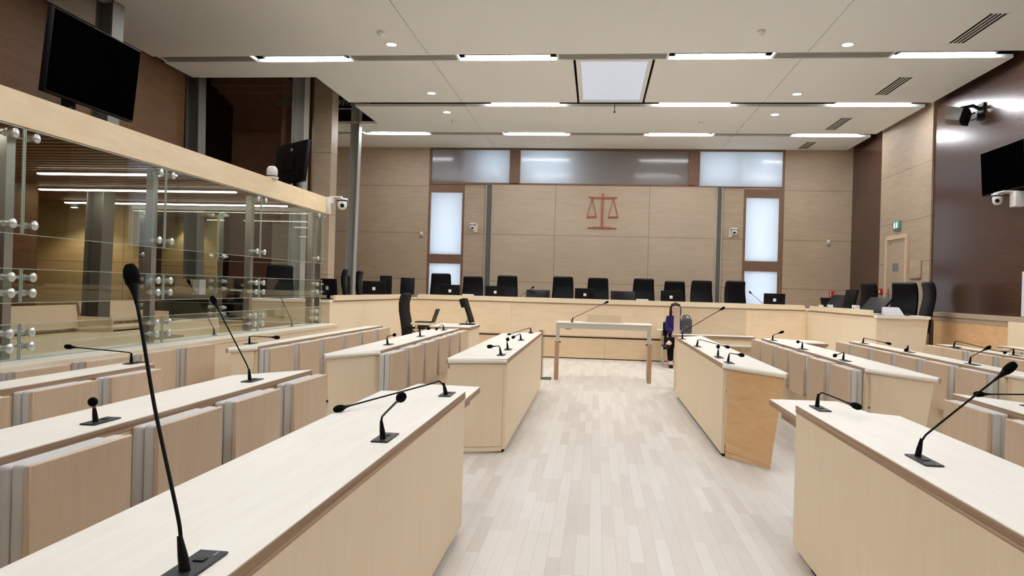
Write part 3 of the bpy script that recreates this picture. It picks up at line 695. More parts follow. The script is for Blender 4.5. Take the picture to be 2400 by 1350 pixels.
def wing(side, label, un, uf, ye):
    # un / uf: distance of the front panel from the room axis at the near end (y = ye) and at the far end (y = 15.4)
    def bar(o0, o1, y0, y1, z0, z1):
        p = lambda o, y: (CX + side * (un + (uf - un) * (y - ye) / (15.4 - ye) + o), y)
        return MB().prism([p(o0, y0), p(o1, y0), p(o1, y1), p(o0, y1)], z0, z1)
    X = lambda o: CX + side * (un + o)
    w = thing('bench_wing', label, 'bench', (X(0), (ye + 15.4) / 2, 0))
    link('front_panel', bar(0, 0.03, ye + 0.03, 15.39, 0.02, 1.10), 'ply', w)
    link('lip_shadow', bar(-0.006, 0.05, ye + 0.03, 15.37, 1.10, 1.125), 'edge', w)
    link('raised_lip', bar(-0.02, 0.02, ye + 0.18, 15.2, 1.125, 1.21), 'ply', w)
    link('desk_surface', bar(0.02, 0.56, ye + 0.03, 15.40, 1.10, 1.14), 'top', w)
    link('end_panel', MB().plate([(X(0), 0.02), (X(0.64), 0.02), (X(0.76), 1.095), (X(0), 1.095)], ye, ye + 0.03), 'ply', w)
    link('end_top', MB().box(min(X(-0.01), X(0.77)), max(X(-0.01), X(0.77)), ye - 0.04, ye + 0.48, 1.095, 1.14), 'top', w)
    return w
wing(-1, 'left wing of the judges bench, beside the glass dock', 4.30, 4.12, 11.38)
wing(1, 'right wing of the judges bench, with chairs and monitors on it', 4.10, 3.95, 12.12)
struct('floor', MB().box(-5.9, -4.2, 12.2, 18.5, 0.002, 0.428).box(4.5, 5.92, 12.2, 18.5, 0.002, 0.428), 'ply', 'raised podium floor behind the bench wings', 'floor')
t = thing('wall_screen', 'low plywood screen with pale cap along the right wall', 'screen wall', (5.6, 11, 0))
link('screen_panel', MB().box(5.78, 5.80, 11.3, 13.7, 0.0, 1.05), 'ply_warm', t); link('screen_panel', MB().box(5.75, 5.77, 7.5, 11.29, 0.0, 1.12), 'ply', t)
link('cap', MB().box(5.76, 5.92, 7.5, 13.75, 1.12, 1.19).box(5.775, 5.92, 11.3, 13.75, 1.05, 1.12), 'wall_pale', t)
tag(link('white_board', MB().box(5.86, 5.94, 10.6, 11.18, 1.2, 1.82), 'board_white'), 'white upright board at the right picture edge under the screen', 'board')

# ================================================================== THE GLASS DOCK
XG = -4.0
JY = [2.9, 4.87, 6.62, 8.63, 10.70]
t = thing('dock_parapet', 'plywood parapet with pale ledge under the glass dock', 'parapet', (-3.9, 5, 0))
link('parapet_panel', MB().box(-3.80, -3.77, -1, 10.78, 0.02, 0.755), 'ply', t)
link('ledge', MB().box(-4.22, -3.768, -1, 10.79, 0.795, 0.80), 'top', t); link('ledge_edge', MB().box(-4.22, -3.766, -1, 10.792, 0.757, 0.795), 'ply', t)
link('inner_panel', MB().box(-4.21, -4.19, -1, 10.76, 0.0, 0.757), 'ply', t); link('end_panel', MB().box(-4.19, -3.80, 10.74, 10.775, 0.02, 0.757), 'ply', t)
t = thing('fascia_beam', 'long pale plywood fascia beam above the glass dock', 'beam', (-4.05, 5, 2.43))
link('fascia', MB().box(-4.03, -3.99, -1, 10.74, 2.43, 2.665), wood('fascia_plywood', (236, 216, 180), (226, 203, 164), grain=(5, 0.8, 5), seams=[('Y', 4.87), ('Y', 9.0)], seam_w=0.004, seam_dark=0.25), t)
link('beam_core', MB().box(-4.25, -4.03, -1, 10.72, 2.50, 2.655), 'ply_warm', t)
link('end_cap', MB().box(-4.25, -3.985, 10.74, 10.765, 2.43, 2.665), 'ply', t)
tag(link('dock_roof', MB().box(-6.98, -4.26, -1, 8.7, 2.58, 2.64).box(-9.6, -4.26, 8.78, 10.88, 2.58, 2.60), 'plenum'), 'dark flat roof of the glass dock above the slats', 'roof')
sl = MB()
for k in range(58):
    y = 2.0 + k * 0.15
    if y < 8.76: sl.box(-6.96, -4.28, y, y + 0.085, 2.5, 2.56)
    elif y > 8.79: sl.box(-9.55, -4.28, y, y + 0.085, 2.5, 2.56)
sl.box(-5.5, -5.44, -1, 8.6, 2.56, 2.58)
tag(link('slatted_ceiling', sl, 'slat'), 'slatted brown timber ceiling inside the glass dock', 'slatted ceiling')
for a, b, y, l in ((-5.84, -4.32, 7.32, 'thin linear light in the dock ceiling nearest the viewer'), (-6.9, -4.35, 8.68, 'middle thin linear light in the dock ceiling'), (-7.7, -4.35, 10.2, 'farthest thin linear light in the dock ceiling, near the end glass')):
    q = thing('dock_linear_light', l, 'ceiling light', ((a + b) / 2, y, 2.5), 0, 'linear lights inside the dock')
    link('housing', MB().box(a, b, y - 0.03, y + 0.03, 2.47, 2.5), 'grey', q); link('diffuser', MB().box(a, b, y - 0.028, y + 0.028, 2.455, 2.469), 'led_box', q)
for y, l in ((4.5, 'thin linear light in the near part of the dock ceiling'), (2.0, 'thin linear light in the dock ceiling out of the picture')):
    q = thing('dock_linear_light', l, 'ceiling light', (-5.6, y, 2.5), 0, 'linear lights inside the dock')
    link('housing', MB().box(-6.9, -4.35, y - 0.03, y + 0.03, 2.47, 2.5), 'grey', q); link('diffuser', MB().box(-6.9, -4.35, y - 0.028, y + 0.028, 2.455, 2.469), 'led_box', q)
def fitting(mb, p, nrm, glass_off):
    """point fixing: disc on the glass face, ball, rod back to the post"""
    nx = Vector(nrm); q = nx.to_track_quat('Z', 'Y').to_matrix().to_4x4()
    T = Matrix.Translation(p) @ q
    mb.lathe([(0.034, 0.007), (0.034, 0.018), (0.02, 0.026), (0.001, 0.028)], T, 14)
    mb.lathe([(0.02, -0.03), (0.02, 0.0)], T, 10)
    mb.ball(Vector(p) - nx * 0.06, 0.024, n=10, m=6)
    mb.tube([Vector(p) - nx * 0.06, Vector(p) - nx * 0.097], 0.011, 6)
def screen(label, mk, joints, ends, nrm, name='glass_screen', first=True, ztop=2.42):
    """mk(s, d, z): s along the screen, d behind it; joints = positions of the posts"""
    o = mk(joints[0], 0, 0.8)
    t = thing(name, label, 'glass screen', o)
    def slab(s0, s1, d0, d1, z0, z1):
        a = mk(s0, d0, z0); b = mk(s1, d1, z1)
        return MB().box(min(a[0], b[0]), max(a[0], b[0]), min(a[1], b[1]), max(a[1], b[1]), z0, z1)
    bands = [(1.68, ztop), (1.20, 1.44), (0.802, 1.055)]
    for i in range(len(joints) - 1):
        a, b = joints[i] + 0.006, joints[i + 1] - 0.006
        for z0, z1 in bands:
            p = link('glass_pane', slab(a, b, -0.006, 0.006, z0, z1), 'glass', t)
            e = slab(a, b, -0.0062, 0.0062, z0 - 0.001, z0 + 0.003)
            for m2 in (slab(a, b, -0.0062, 0.0062, z1 - 0.003, z1 + 0.001), slab(a, a + 0.004, -0.0062, 0.0062, z0, z1), slab(b - 0.004, b, -0.0062, 0.0062, z0, z1)):
                e.add(m2.v, m2.f)
            link('polished_edge', e, 'glass_edge', p)
    for k, s in enumerate(joints):
        end = k == len(joints) - 1
        so = s - (0.12 if end else 0.0)
        link('post', slab(so - 0.04, so + 0.04, 0.10, 0.115, 0.801, ztop - 0.002).add(*(lambda m2: (m2.v, m2.f))(slab(so - 0.006, so + 0.006, 0.115, 0.19, 0.801, ztop - 0.002))), 'brushed', t)
        for z in (2.37, 1.75, 1.38, 1.27, 0.99, 0.89):
            f = MB()
            for ds in ((-0.2,) if end else ((0.1,) if (k == 0 and not first) else (-0.1, 0.1))):
                fitting(f, mk(s + ds, 0, z), nrm, 0)
            p0 = mk(s - 0.2 if end else s - 0.1, 0.092, z); p1 = mk(s - 0.1 if end else s + 0.1, 0.092, z); f.tube([p0, p1], 0.011, 6)
            link('point_fitting', f, 'fitting', t)
    return t
screen('tall glass screen along the front of the dock, with round steel fixings', lambda s, d, z: (XG - d, s, z), JY, None, (1, 0, 0))
screen('glass screen closing the far end of the dock', lambda s, d, z: (-s, 10.72 + d * 0.6, z), [4.10, 5.62, 7.0], None, (0, -1, 0), first=False)
t = thing('end_rail', 'pale rail above and wood panel below the far end glass of the dock', 'rail', (-5.55, 10.75, 0.8))
link('top_rail', MB().box(-7.0, -4.13, 10.70, 10.76, 2.44, 2.49), 'white', t); link('lower_panel', MB().box(-7.0, -4.23, 10.74, 10.77, 0.0, 0.79), 'ply', t)
link('lower_cap', MB().box(-7.0, -4.23, 10.70, 10.86, 0.79, 0.80), 'top', t)
# lamps that light the ochre wall and the wall beyond the end glass
def lamp_down(x, y, z, label, e, spread):
    t = thing('dock_downlight', label, 'downlight', (x, y, z))
    T = Matrix.Translation((x, y, z))
    link('lamp_body', MB().lathe([(0.05, 0.0), (0.055, 0.01), (0.055, 0.07), (0.03, 0.08)], T), 'grey', t)
    link('lens', MB().lathe([(0.046, -0.001), (0.044, -0.004), (0.001, -0.005)], T), 'led_box', t)
    sp = bpy.data.lights.new('lamp', 'SPOT'); sp.energy = e; sp.color = (1.0, 0.92, 0.78); sp.spot_size = math.radians(spread); sp.spot_blend = 0.5; sp.shadow_soft_size = 0.05
    o = bpy.data.objects.new('lamp', sp); COL.objects.link(o); o.parent = t; o.location = (0, 0, -0.02)
lamp_down(-7.75, 10.45, 2.42, 'small lamp over the ochre wall inside the dock', 30, 130)
struct('wall_bay', MB().box(-7.75, -6.72, 12.75, 12.8, 0, 2.5).box(-7.75, -6.72, 12.4, 12.8, 2.5, 2.56), 'wall_box', 'plywood wall lit from above beyond the end glass of the dock', 'wall')
lamp_down(-7.2, 12.62, 2.42, 'small lamp lighting the plywood wall beyond the end glass', 22, 110)
# benches inside the dock
def pew(x, y0, y1, zb, label, zf=0.0):
    t = thing('dock_bench', label, 'bench', (x, (y0 + y1) / 2, 0), 0, 'benches inside the dock')
    link('seat', MB().rbox(x - 0.18, x + 0.22, y0, y1, zb + 0.40, zb + 0.44, 0.006), 'ply', t)
    M1 = Matrix.Translation((x - 0.19, 0, zb + 0.42)) @ Matrix.Rotation(-0.16, 4, 'Y')
    link('backrest', MB().box(-0.02, 0.02, y0, y1, 0.06, 0.34, M1), 'ply', t)
    link('seat_front', MB().box(x - 0.16, x + 0.16, y0 + 0.03, y1 - 0.03, zf, zb + 0.40), 'plinth', t)
    link('end_panel', MB().box(x - 0.24, x + 0.24, y0 - 0.03, y0, zf, zb + 0.62), 'ply', t); link('end_panel', MB().box(x - 0.24, x + 0.24, y1, y1 + 0.03, zf, zb + 0.62), 'ply', t)
tag(link('dock_platform', MB().box(-6.95, -5.6, 3, 8.6, 0.0, 0.20), 'ply'), 'low plywood platform under the rear dock benches', 'platform')
pew(-4.95, 5.2, 8.2, 0.05, 'front plywood bench inside the dock')
pew(-5.95, 5.4, 8.4, 0.30, 'second plywood bench inside the dock, raised behind the front one', 0.2)
pew(-5.2, 8.7, 10.4, 0.10, 'short plywood bench at the far end of the dock')
pew(-6.5, 9.2, 10.5, 0.30, 'short raised plywood bench near the ochre wall of the dock')

# ================================================================== MICROPHONES
MICS = [
    ('tall upright gooseneck microphone with big foam head at lower left foreground', -1, [(-0.818,1.460,0.800),(-0.828,1.466,0.835),(-0.842,1.477,0.890),(-0.862,1.490,0.938),(-0.948,1.548,1.123),(-1.015,1.593,1.305),(-1.054,1.620,1.396)]),
    ('bent gooseneck microphone on the left foreground desk with its round head towards the viewer', -1, [(-0.802,2.845,0.800),(-0.810,2.845,0.874),(-0.807,2.845,0.890),(-0.664,2.565,1.008)]),
    ('long low gooseneck microphone arching left at the far end of the left foreground desk', -1, [(-0.803,4.082,0.800),(-0.810,4.070,0.842),(-0.818,4.056,0.864),(-0.834,4.026,0.885),(-0.850,3.998,0.879),(-1.172,3.422,0.816)]),
    ('short gooseneck microphone on the left second row desk, head facing the viewer', -1, [(-2.022,2.888,0.800),(-2.028,2.888,0.846),(-2.030,2.888,0.863),(-1.825,2.588,0.939)]),
    ('tall gooseneck microphone leaning left at the far end of the left second row desk', -1, [(-2.036,4.305,0.800),(-2.045,4.305,0.869),(-2.066,4.305,0.913),(-2.274,4.305,1.270)]),
    ('gooseneck microphone lying flat to the left on the left foreground third row desk', -1, [(-3.200,4.935,0.800),(-3.202,4.935,0.852),(-3.208,4.935,0.870),(-3.218,4.935,0.878),(-3.671,4.941,0.900)]),
    ('tall gooseneck microphone leaning left on the dock ledge', 0, [(-4.095,7.773,0.800),(-4.102,7.773,0.877),(-4.117,7.773,0.896),(-4.397,7.773,1.364)]),
    ('gooseneck microphone on the dock ledge by the far end glass', 0, [(-4.067,9.807,0.800),(-4.081,9.807,0.892),(-4.101,9.807,0.931),(-4.348,9.807,1.398)]),
    ('microphone bent flat right at the near end of the left far third row', -1, [(-3.250,6.840,0.800),(-3.251,6.840,0.848),(-3.245,6.839,0.867),(-3.227,6.836,0.876),(-2.967,6.790,0.876)]),
    ('nearest microphone of the left far second row desk', -1, [(-2.043,7.326,0.800),(-2.052,7.326,0.874),(-2.046,7.326,0.885),(-2.032,7.326,0.889),(-1.911,7.076,0.919)]),
    ('middle microphone of the left far second row desk', -1, [(-2.035,8.687,0.800),(-2.042,8.695,0.869),(-2.032,8.683,0.883),(-2.012,8.660,0.889),(-1.908,8.537,0.907)]),
    ('farthest microphone of the left far second row desk, hooked over', -1, [(-2.044,10.111,0.800),(-2.047,10.083,0.861),(-2.049,10.057,0.875),(-2.055,10.011,0.880),(-2.077,9.811,0.833)]),
    ('nearest microphone on the left aisle desk before the witness stand, bent left', -1, [(-0.822,6.644,0.800),(-0.831,6.629,0.865),(-0.835,6.624,0.879),(-0.841,6.614,0.885),(-0.901,6.524,0.885)]),
    ('second nearest microphone on the left aisle desk before the witness stand, upright', -1, [(-0.834,7.265,0.800),(-0.840,7.265,0.862),(-0.808,7.015,0.918)]),
    ('third nearest microphone on the left aisle desk before the witness stand, bent left and down', -1, [(-0.843,8.659,0.800),(-0.849,8.642,0.853),(-0.851,8.635,0.873),(-0.856,8.619,0.879),(-0.908,8.459,0.848)]),
    ('farthest long microphone on the left aisle desk before the witness stand, arching left', -1, [(-0.854,10.106,0.800),(-0.857,10.099,0.842),(-0.863,10.085,0.864),(-0.877,10.050,0.871),(-1.082,9.556,0.807)]),
    ('long gooseneck microphone leaning right on the glass-topped witness stand', 9, [(-0.355,11.720,0.898),(-0.348,11.720,0.940),(-0.316,11.720,0.974),(0.162,11.720,1.217)]),
    ('long gooseneck microphone leaning right at the far end of the right aisle desk', 1, [(1.132,10.021,0.800),(1.134,10.021,0.856),(1.163,10.021,0.901),(1.632,10.021,1.208)]),
    ('gooseneck microphone arching right, second from the far end of the right aisle desk', 1, [(1.148,8.702,0.800),(1.155,8.691,0.857),(1.163,8.679,0.873),(1.176,8.659,0.879),(1.409,8.302,0.833)]),
    ('short upright microphone with face-on head on the right aisle desk', 1, [(1.164,7.327,0.800),(1.165,7.327,0.868),(1.124,7.077,0.914)]),
    ('nearest microphone on the right aisle desk before the witness stand, bent right', 1, [(1.167,6.791,0.800),(1.172,6.782,0.864),(1.175,6.777,0.878),(1.181,6.766,0.883),(1.247,6.641,0.881)]),
    ('farthest microphone of the right far second row desk, bent right', 1, [(2.351,10.374,0.800),(2.358,10.374,0.863),(2.363,10.374,0.870),(2.461,10.374,0.909)]),
    ('middle microphone of the right far second row desk, head to the left', 1, [(2.340,8.881,0.800),(2.343,8.881,0.866),(2.337,8.881,0.876),(2.244,8.681,0.890)]),
    ('nearest microphone of the right far second row desk, head to the left', 1, [(2.349,7.477,0.800),(2.358,7.491,0.866),(2.349,7.477,0.875),(2.216,7.277,0.859)]),
    ('farthest microphone of the right far third row desk, arching right', 1, [(3.509,10.393,0.800),(3.514,10.389,0.843),(3.519,10.385,0.863),(3.531,10.375,0.868),(3.754,10.193,0.820)]),
    ('middle upright microphone of the right far third row desk', 1, [(3.526,9.006,0.800),(3.530,9.006,0.861),(3.525,9.006,0.866),(3.372,8.656,0.844)]),
    ('nearest microphone of the right far third row desk, leaning right', 1, [(3.526,7.572,0.800),(3.534,7.572,0.860),(3.541,7.572,0.873),(3.561,7.572,0.885),(3.679,7.572,0.956)]),
    ('long microphone arching right on the far right fourth row desk', 1, [(4.595,10.290,0.800),(4.604,10.286,0.854),(4.610,10.283,0.870),(4.625,10.276,0.876),(5.070,10.070,0.764)]),
    ('microphone bent left near the right picture edge on the fourth row desk', 1, [(4.675,9.053,0.800),(4.677,9.053,0.860),(4.669,9.053,0.867),(4.462,8.803,0.844)]),
    ('small gooseneck microphone arching right at the far end of the right foreground desk', 1, [(1.204,4.240,0.800),(1.206,4.237,0.842),(1.210,4.228,0.871),(1.215,4.216,0.882),(1.220,4.204,0.885),(1.318,3.990,0.853)]),
    ('large gooseneck microphone leaning right on the right foreground desk', 1, [(1.226,3.011,0.800),(1.234,3.011,0.846),(1.239,3.011,0.864),(1.255,3.011,0.890),(1.537,3.011,1.146)]),
    ('gooseneck microphone cut by the right picture edge, stretched flat to the left', 1, [(2.492,4.647,0.800),(2.491,4.646,0.849),(2.480,4.644,0.866),(2.460,4.641,0.869),(2.203,4.597,0.866)]),
]
def smooth_path(pts, n=5):
    P = [Vector(p) for p in pts]; out = []
    for i in range(len(P) - 1):
        p0 = P[max(i - 1, 0)]; p1 = P[i]; p2 = P[i + 1]; p3 = P[min(i + 2, len(P) - 1)]
        d = (p2 - p1).length
        m1 = (p2 - p0); m1 = m1.normalized() * d if m1.length > 1e-9 else m1
        m2 = (p3 - p1); m2 = m2.normalized() * d if m2.length > 1e-9 else m2
        if i == len(P) - 2: m2 = (p2 - p1)
        m1 = m1 * 0.6; m2 = m2 * 0.6
        for k in range(n):
            t = k / n
            out.append(p1 * (2 * t**3 - 3 * t**2 + 1) + m1 * (t**3 - 2 * t**2 + t) + p2 * (-2 * t**3 + 3 * t**2) + m2 * (t**3 - t**2))
    out.append(P[-1]); return out
def mic(label, side, pts):
    b = Vector(pts[0]); t = thing('gooseneck_microphone', label, 'microphone', b, 0, 'gooseneck microphones on the desks')
    z = b.z
    if side in (-1, 1):
        ya, yb = (b.y - 0.055, b.y + 0.12) if side < 0 else (b.y - 0.15, b.y + 0.04)
        pl = link('base_plate', MB().rbox(b.x - 0.033, b.x + 0.033, ya, yb, z + 0.0005, z + 0.006, 0.002, 1), 'grey_plate', t)
        yc = b.y + 0.06 if side < 0 else b.y - 0.07
        link('button', MB().rbox(b.x - 0.012, b.x + 0.012, yc - 0.012, yc + 0.012, z + 0.006, z + 0.009, 0.001, 1), 'black', pl)
        yd = b.y + 0.10 if side < 0 else b.y - 0.13
        link('mark', MB().box(b.x + 0.012, b.x + 0.017, yd - 0.012, yd + 0.012, z + 0.006, z + 0.0065), 'grey', pl)
    else:
        link('base_plate', MB().lathe([(0.03, 0.0005), (0.03, 0.006), (0.022, 0.009)], Matrix.Translation(b)), 'grey_plate', t)
    path = smooth_path(pts)
    tip = Vector(pts[-1]); d = (tip - Vector(pts[-2])).normalized()
    stem = [p for p in path]
    stem[-1] = tip - d * 0.045
    stem = [p for p in stem if (p - tip).length >= 0.044]
    link('socket', MB().tube([b + Vector((0, 0, 0.004)), b + (stem[1] - b).normalized() * 0.03 + Vector((0, 0, 0.004)), b + (stem[min(3, len(stem) - 1)] - b).normalized() * 0.075], [0.012, 0.0105, 0.0055], 10), 'black', t)
    link('gooseneck', MB().tube(stem, 0.0042, 8), 'black', t)
    big = pts[-1][2] > 1.3 and side == -1
    k = 1.0
    T = Matrix.Translation(tip - d * 0.045) @ d.to_track_quat('Z', 'Y').to_matrix().to_4x4()
    hd = link('mic_holder', MB().lathe([(0.0045, -0.02), (0.006, 0.0), (0.0095, 0.018), (0.0125, 0.028), (0.0125, 0.032)], T, 14), 'black', t)
    link('foam_head', MB().lathe([(0.0115, 0.028), (0.0155, 0.036), (0.0175, 0.052), (0.0165, 0.068), (0.0115, 0.08), (0.001, 0.084)], T, 16), 'black_mat', t)
    return t
for lab, s, pts in MICS: mic(lab, s, pts)
mic('microphone leaning right between two chairs on the judges bench', 0, [(-1.64, 16.0, 1.14), (-1.64, 16.0, 1.18), (-1.34, 16.0, 1.42)])
mic('thin microphone in front of the fourth bench chair', 0, [(-0.93, 16.0, 1.14), (-0.92, 16.0, 1.18), (-0.74, 16.0, 1.48)])
mic('microphone leaning left at the right end of the judges bench', 0, [(3.47, 16.0, 1.14), (3.44, 16.0, 1.19), (3.16, 16.0, 1.44)])

# ================================================================== CHAIRS
def loft(sections):
    """sections: (z, y offset, half width, half thickness) -> rounded rectangle loft"""
    n = 16; vs = []; fs = []
    for z, yo, w, h in sections:
        for k in range(n):
            a = 2 * PI * k / n; c, s = math.cos(a), math.sin(a)
            e = 0.35
            vs.append((w * math.copysign(abs(c) ** e, c), yo + h * math.copysign(abs(s) ** 0.6, s), z))
    for i in range(len(sections) - 1):
        for k in range(n): fs.append([i * n + k, i * n + (k + 1) % n, (i + 1) * n + (k + 1) % n, (i + 1) * n + k])
    fs.append(list(range(n))[::-1]); fs.append([(len(sections) - 1) * n + k for k in range(n)])
    return MB().add(vs, fs, True)
def make_chair(label, mat='leather'):
    """high-back office chair, sitter looks to local -y"""
    t = thing('office_chair', label, 'chair')
    link('backrest', loft([(0.46, 0.20, 0.19, 0.02), (0.48, 0.20, 0.235, 0.042), (0.62, 0.195, 0.252, 0.05), (0.80, 0.225, 0.25, 0.05), (0.95, 0.255, 0.243, 0.05), (1.08, 0.262, 0.236, 0.052),
                           (1.18, 0.245, 0.23, 0.055), (1.235, 0.23, 0.226, 0.05), (1.258, 0.225, 0.21, 0.03), (1.265, 0.225, 0.18, 0.012)]), mat, t, False)
    link('seat', MB().rbox(-0.25, 0.25, -0.26, 0.22, 0.42, 0.51, 0.03, 3), mat, t, False)
    for s in (-1, 1):
        link('armrest', MB().tube([(s * 0.24, 0.05, 0.43), (s * 0.275, 0.05, 0.45), (s * 0.275, 0.05, 0.66), (s * 0.275, 0.12, 0.67), (s * 0.275, -0.18, 0.67)], 0.014, 6).rbox(s * 0.275 - 0.03, s * 0.275 + 0.03, -0.2, 0.13, 0.67, 0.695, 0.01), 'black', t, False)
    link('gas_column', MB().lathe([(0.03, 0.09), (0.03, 0.25), (0.018, 0.25), (0.018, 0.42)]), 'grey', t, False)
    f = MB(); c = MB()
    for k in range(5):
        a = 2 * PI * k / 5 + 0.3
        f.tube([(0, 0, 0.10), (0.28 * math.cos(a), 0.28 * math.sin(a), 0.065)], [0.024, 0.014], 6)
        c.ball((0.28 * math.cos(a), 0.28 * math.sin(a), 0.028), 0.027, n=10, m=6)
    fb = link('star_base', f, 'black', t, False); link('castors', c, 'black', fb, False)
    return t
CH = [(-3.56, 'leftmost'), (-2.83, 'second from left'), (-2.01, 'third from left'), (-0.76, 'fourth from left'), (0.05, 'middle'), (1.08, 'sixth from left'), (1.73, 'seventh from left'), (2.36, 'second from right'), (3.13, 'rightmost')]
chair0 = None
rot = [0.05, -0.04, 0.06, -0.05, 0.04, 0.08, -0.06, 0.1, 0.28]
dzs = [0, -0.04, -0.01, 0.0, -0.01, 0, -0.03, -0.01, 0]
for (x, pl), rz, dzz in zip(CH, rot, dzs):
    lab = '%s of the black high-back chairs behind the judges bench' % pl
    if chair0 is None:
        chair0 = make_chair(lab); chair0.location = (x, 16.95, 0.43); chair0.rotation_euler = (0, 0, rz); chair0['group'] = 'chairs behind the judges bench'
    else: dup(chair0, (x * (1.021 if pl[:3] == 'sev' else 1), 16.95 + (0.36 if pl[:3] == 'sev' else 0), 0.43), rz, lab, 'chairs behind the judges bench', (1, 1, 1 + dzz))
for x, y, rz, lab in ((-4.95, 15.25, PI / 2 + 0.25, 'black chair seen from the side just right of the slim steel column'), (-5.16, 16.85, PI / 2 + 0.1, 'narrow side-on black chair behind the monitor of the left bench wing'),
                      (5.31, 14.1, -PI / 2 + 0.66, 'large black chair on the right bench wing before the exit door'), (5.22, 13.2, -PI / 2 - 0.1, 'side-on black chair at the right end of the right bench wing'),
                      (5.26, 15.95, -PI / 2 + 0.3, 'black chair behind the jumble of monitors on the right wing'), (-5.40, 12.66, 0.75, 'black chair seen through the end glass of the dock')):
    dup(chair0, (x, y, 0.43), rz, lab, 'chairs behind the bench wings')
ch2 = make_chair('charcoal fabric chair on the floor before the left bench wing', 'charcoal'); ch2.location = (-3.06, 12.9, 0); ch2.rotation_euler = (0, 0, PI / 2 - 0.02)

# ================================================================== MONITORS AND DESK CLUTTER
def monitor(x, y, z, w, h, rz, tilt, label, logo=True, stand=True, name='computer_monitor', zc=None):
    t = thing(name, label, 'monitor', (x, y, z), rz, None)
    if abs(tilt) > 0.5: zc = h / 2 * math.cos(tilt) + 0.025; stand = False
    zc = 0.06 + h / 2 if zc is None else zc
    R = Matrix.Translation((0, 0, zc)) @ Matrix.Rotation(tilt, 4, 'X')
    hs = link('housing', MB().rbox(-w / 2, w / 2, -0.02, 0.016, -h / 2, h / 2, 0.006, 2, R), 'black', t, False)
    link('display', MB().box(-w / 2 + 0.012, w / 2 - 0.012, 0.0165, 0.018, -h / 2 + 0.012, h / 2 - 0.012, R), 'screen', t, False)
    if logo: link('badge', MB().rbox(-0.03, 0.03, -0.024, -0.0205, -0.045, 0.015, 0.001, 1, R).box(-0.012, 0.012, -0.0255, -0.0241, -0.03, 0.0, R), 'paper', hs, False)
    if stand:
        link('stand_neck', MB().box(-0.025, 0.025, 0.0, 0.03, 0.008, zc), 'black', t, False)
        link('stand_foot', MB().rbox(-0.1, 0.1, -0.07, 0.1, 0.001, 0.012, 0.004, 1), 'black', t, False)
    return t
for x, l in ((-3.11, 'leftmost'), (-2.13, 'second'), (-0.23, 'middle'), (1.55, 'fourth'), (3.63, 'rightmost')):
    monitor(x, 15.95, 1.14, 0.42, 0.235, 0, 0.05, '%s upright black monitor with white badge on the judges bench' % l)
monitor(-1.22, 15.95, 1.14, 0.5, 0.27, 0, -0.75, 'black screen laid back on the bench left of the middle chairs', False)
monitor(0.56, 15.95, 1.14, 0.5, 0.30, 0, -0.75, 'black screen laid back on the bench right of the middle chair', False)
for x, l in ((-2.62, 'white paper name card on the bench under the second chair'), (0.93, 'white paper name card on the bench under the sixth chair')):
    tag(link('name_card', MB().plate([(x - 0.12, 1.222), (x + 0.12, 1.222), (x + 0.12, 1.25), (x - 0.12, 1.25)], 15.385, 15.39).box(x - 0.12, x + 0.12, 15.385, 15.42, 1.2205, 1.2225), 'paper'), l, 'card')
# left wing
monitor(-4.32, 11.85, 1.14, 0.40, 0.27, -0.5, 0.1, 'black monitor with white badge at the near end of the left bench wing')
monitor(-4.42, 13.15, 1.14, 0.38, 0.34, -1.2, 0.0, 'black monitor turned edge-on beside the slim steel column', False)
monitor(-4.29, 14.3, 1.14, 0.44, 0.26, 0.1, 0.05, 'black monitor with white badge in the middle of the left bench wing')
monitor(-4.24, 14.95, 1.14, 0.24, 0.38, 0.1, 0.0, 'tall narrow black monitor beside the badge monitor on the left wing', False)
m9 = monitor(-4.02, 15.85, 1.14, 0.30, 0.36, 0.1, -0.2, 'tilted black screen at the right end of the left bench wing', False)
t = thing('paper_tag', 'small cream paper tag hanging at the near corner of the left bench wing', 'tag', (-4.28, 11.32, 1.06))
link('tag_card', MB().box(-4.30, -4.265, 11.31, 11.312, 0.99, 1.06), 'paper', t); link('string', MB().tube([(-4.285, 11.311, 1.06), (-4.31, 11.325, 1.12), (-4.32, 11.345, 1.143)], 0.003, 5), 'paper', t)
# right wing: a jumble of screens, a handset, papers
monitor(4.52, 14.75, 1.14, 0.42, 0.36, -1.0, -0.75, 'black screen tilted far back at the far end of the right bench wing', False)
monitor(4.56, 14.2, 1.14, 0.36, 0.34, -1.35, -0.2, 'dark monitor standing askew among the clutter of the right wing', False)
monitor(4.58, 13.0, 1.14, 0.5, 0.34, -1.2, -0.8, 'black screen laid back at the near end of the right bench wing', False)
monitor(4.42, 15.15, 1.14, 0.22, 0.18, -0.9, 0.3, 'small dark screen at the far end of the right bench wing', False)
t = thing('desk_phone', 'dark desk telephone with handset on the right bench wing', 'telephone', (4.66, 13.75, 1.14))
link('phone_body', MB().rbox(4.58, 4.74, 13.65, 13.85, 1.141, 1.19, 0.012), 'black', t)
link('handset', MB().tube([(4.6, 13.62, 1.2), (4.62, 13.7, 1.225), (4.66, 13.82, 1.225), (4.69, 13.9, 1.2)], [0.022, 0.014, 0.014, 0.022], 8), 'grey_plate', t)
link('keypad', MB().box(4.64, 4.72, 13.7, 13.8, 1.1905, 1.193), 'grey', t)
for x, y, s, l in ((4.28, 15.0, 0.06, 'small white box among the clutter at the far end of the right wing'), (4.30, 14.5, 0.07, 'white card standing in the middle of the right wing'), (4.36, 13.3, 0.08, 'white device with black dot on the right wing')):
    q = thing('white_box', l, 'box', (x, y, 1.14))
    link('case', MB().rbox(x - s / 2, x + s / 2, y - s, y + s, 1.141, 1.141 + s * 1.6, 0.006), 'white', q)
    link('dark_dot', MB().ball((x - s / 2, y - s * 0.2, 1.141 + s), 0.004, 0.018, 0.018), 'black', q)
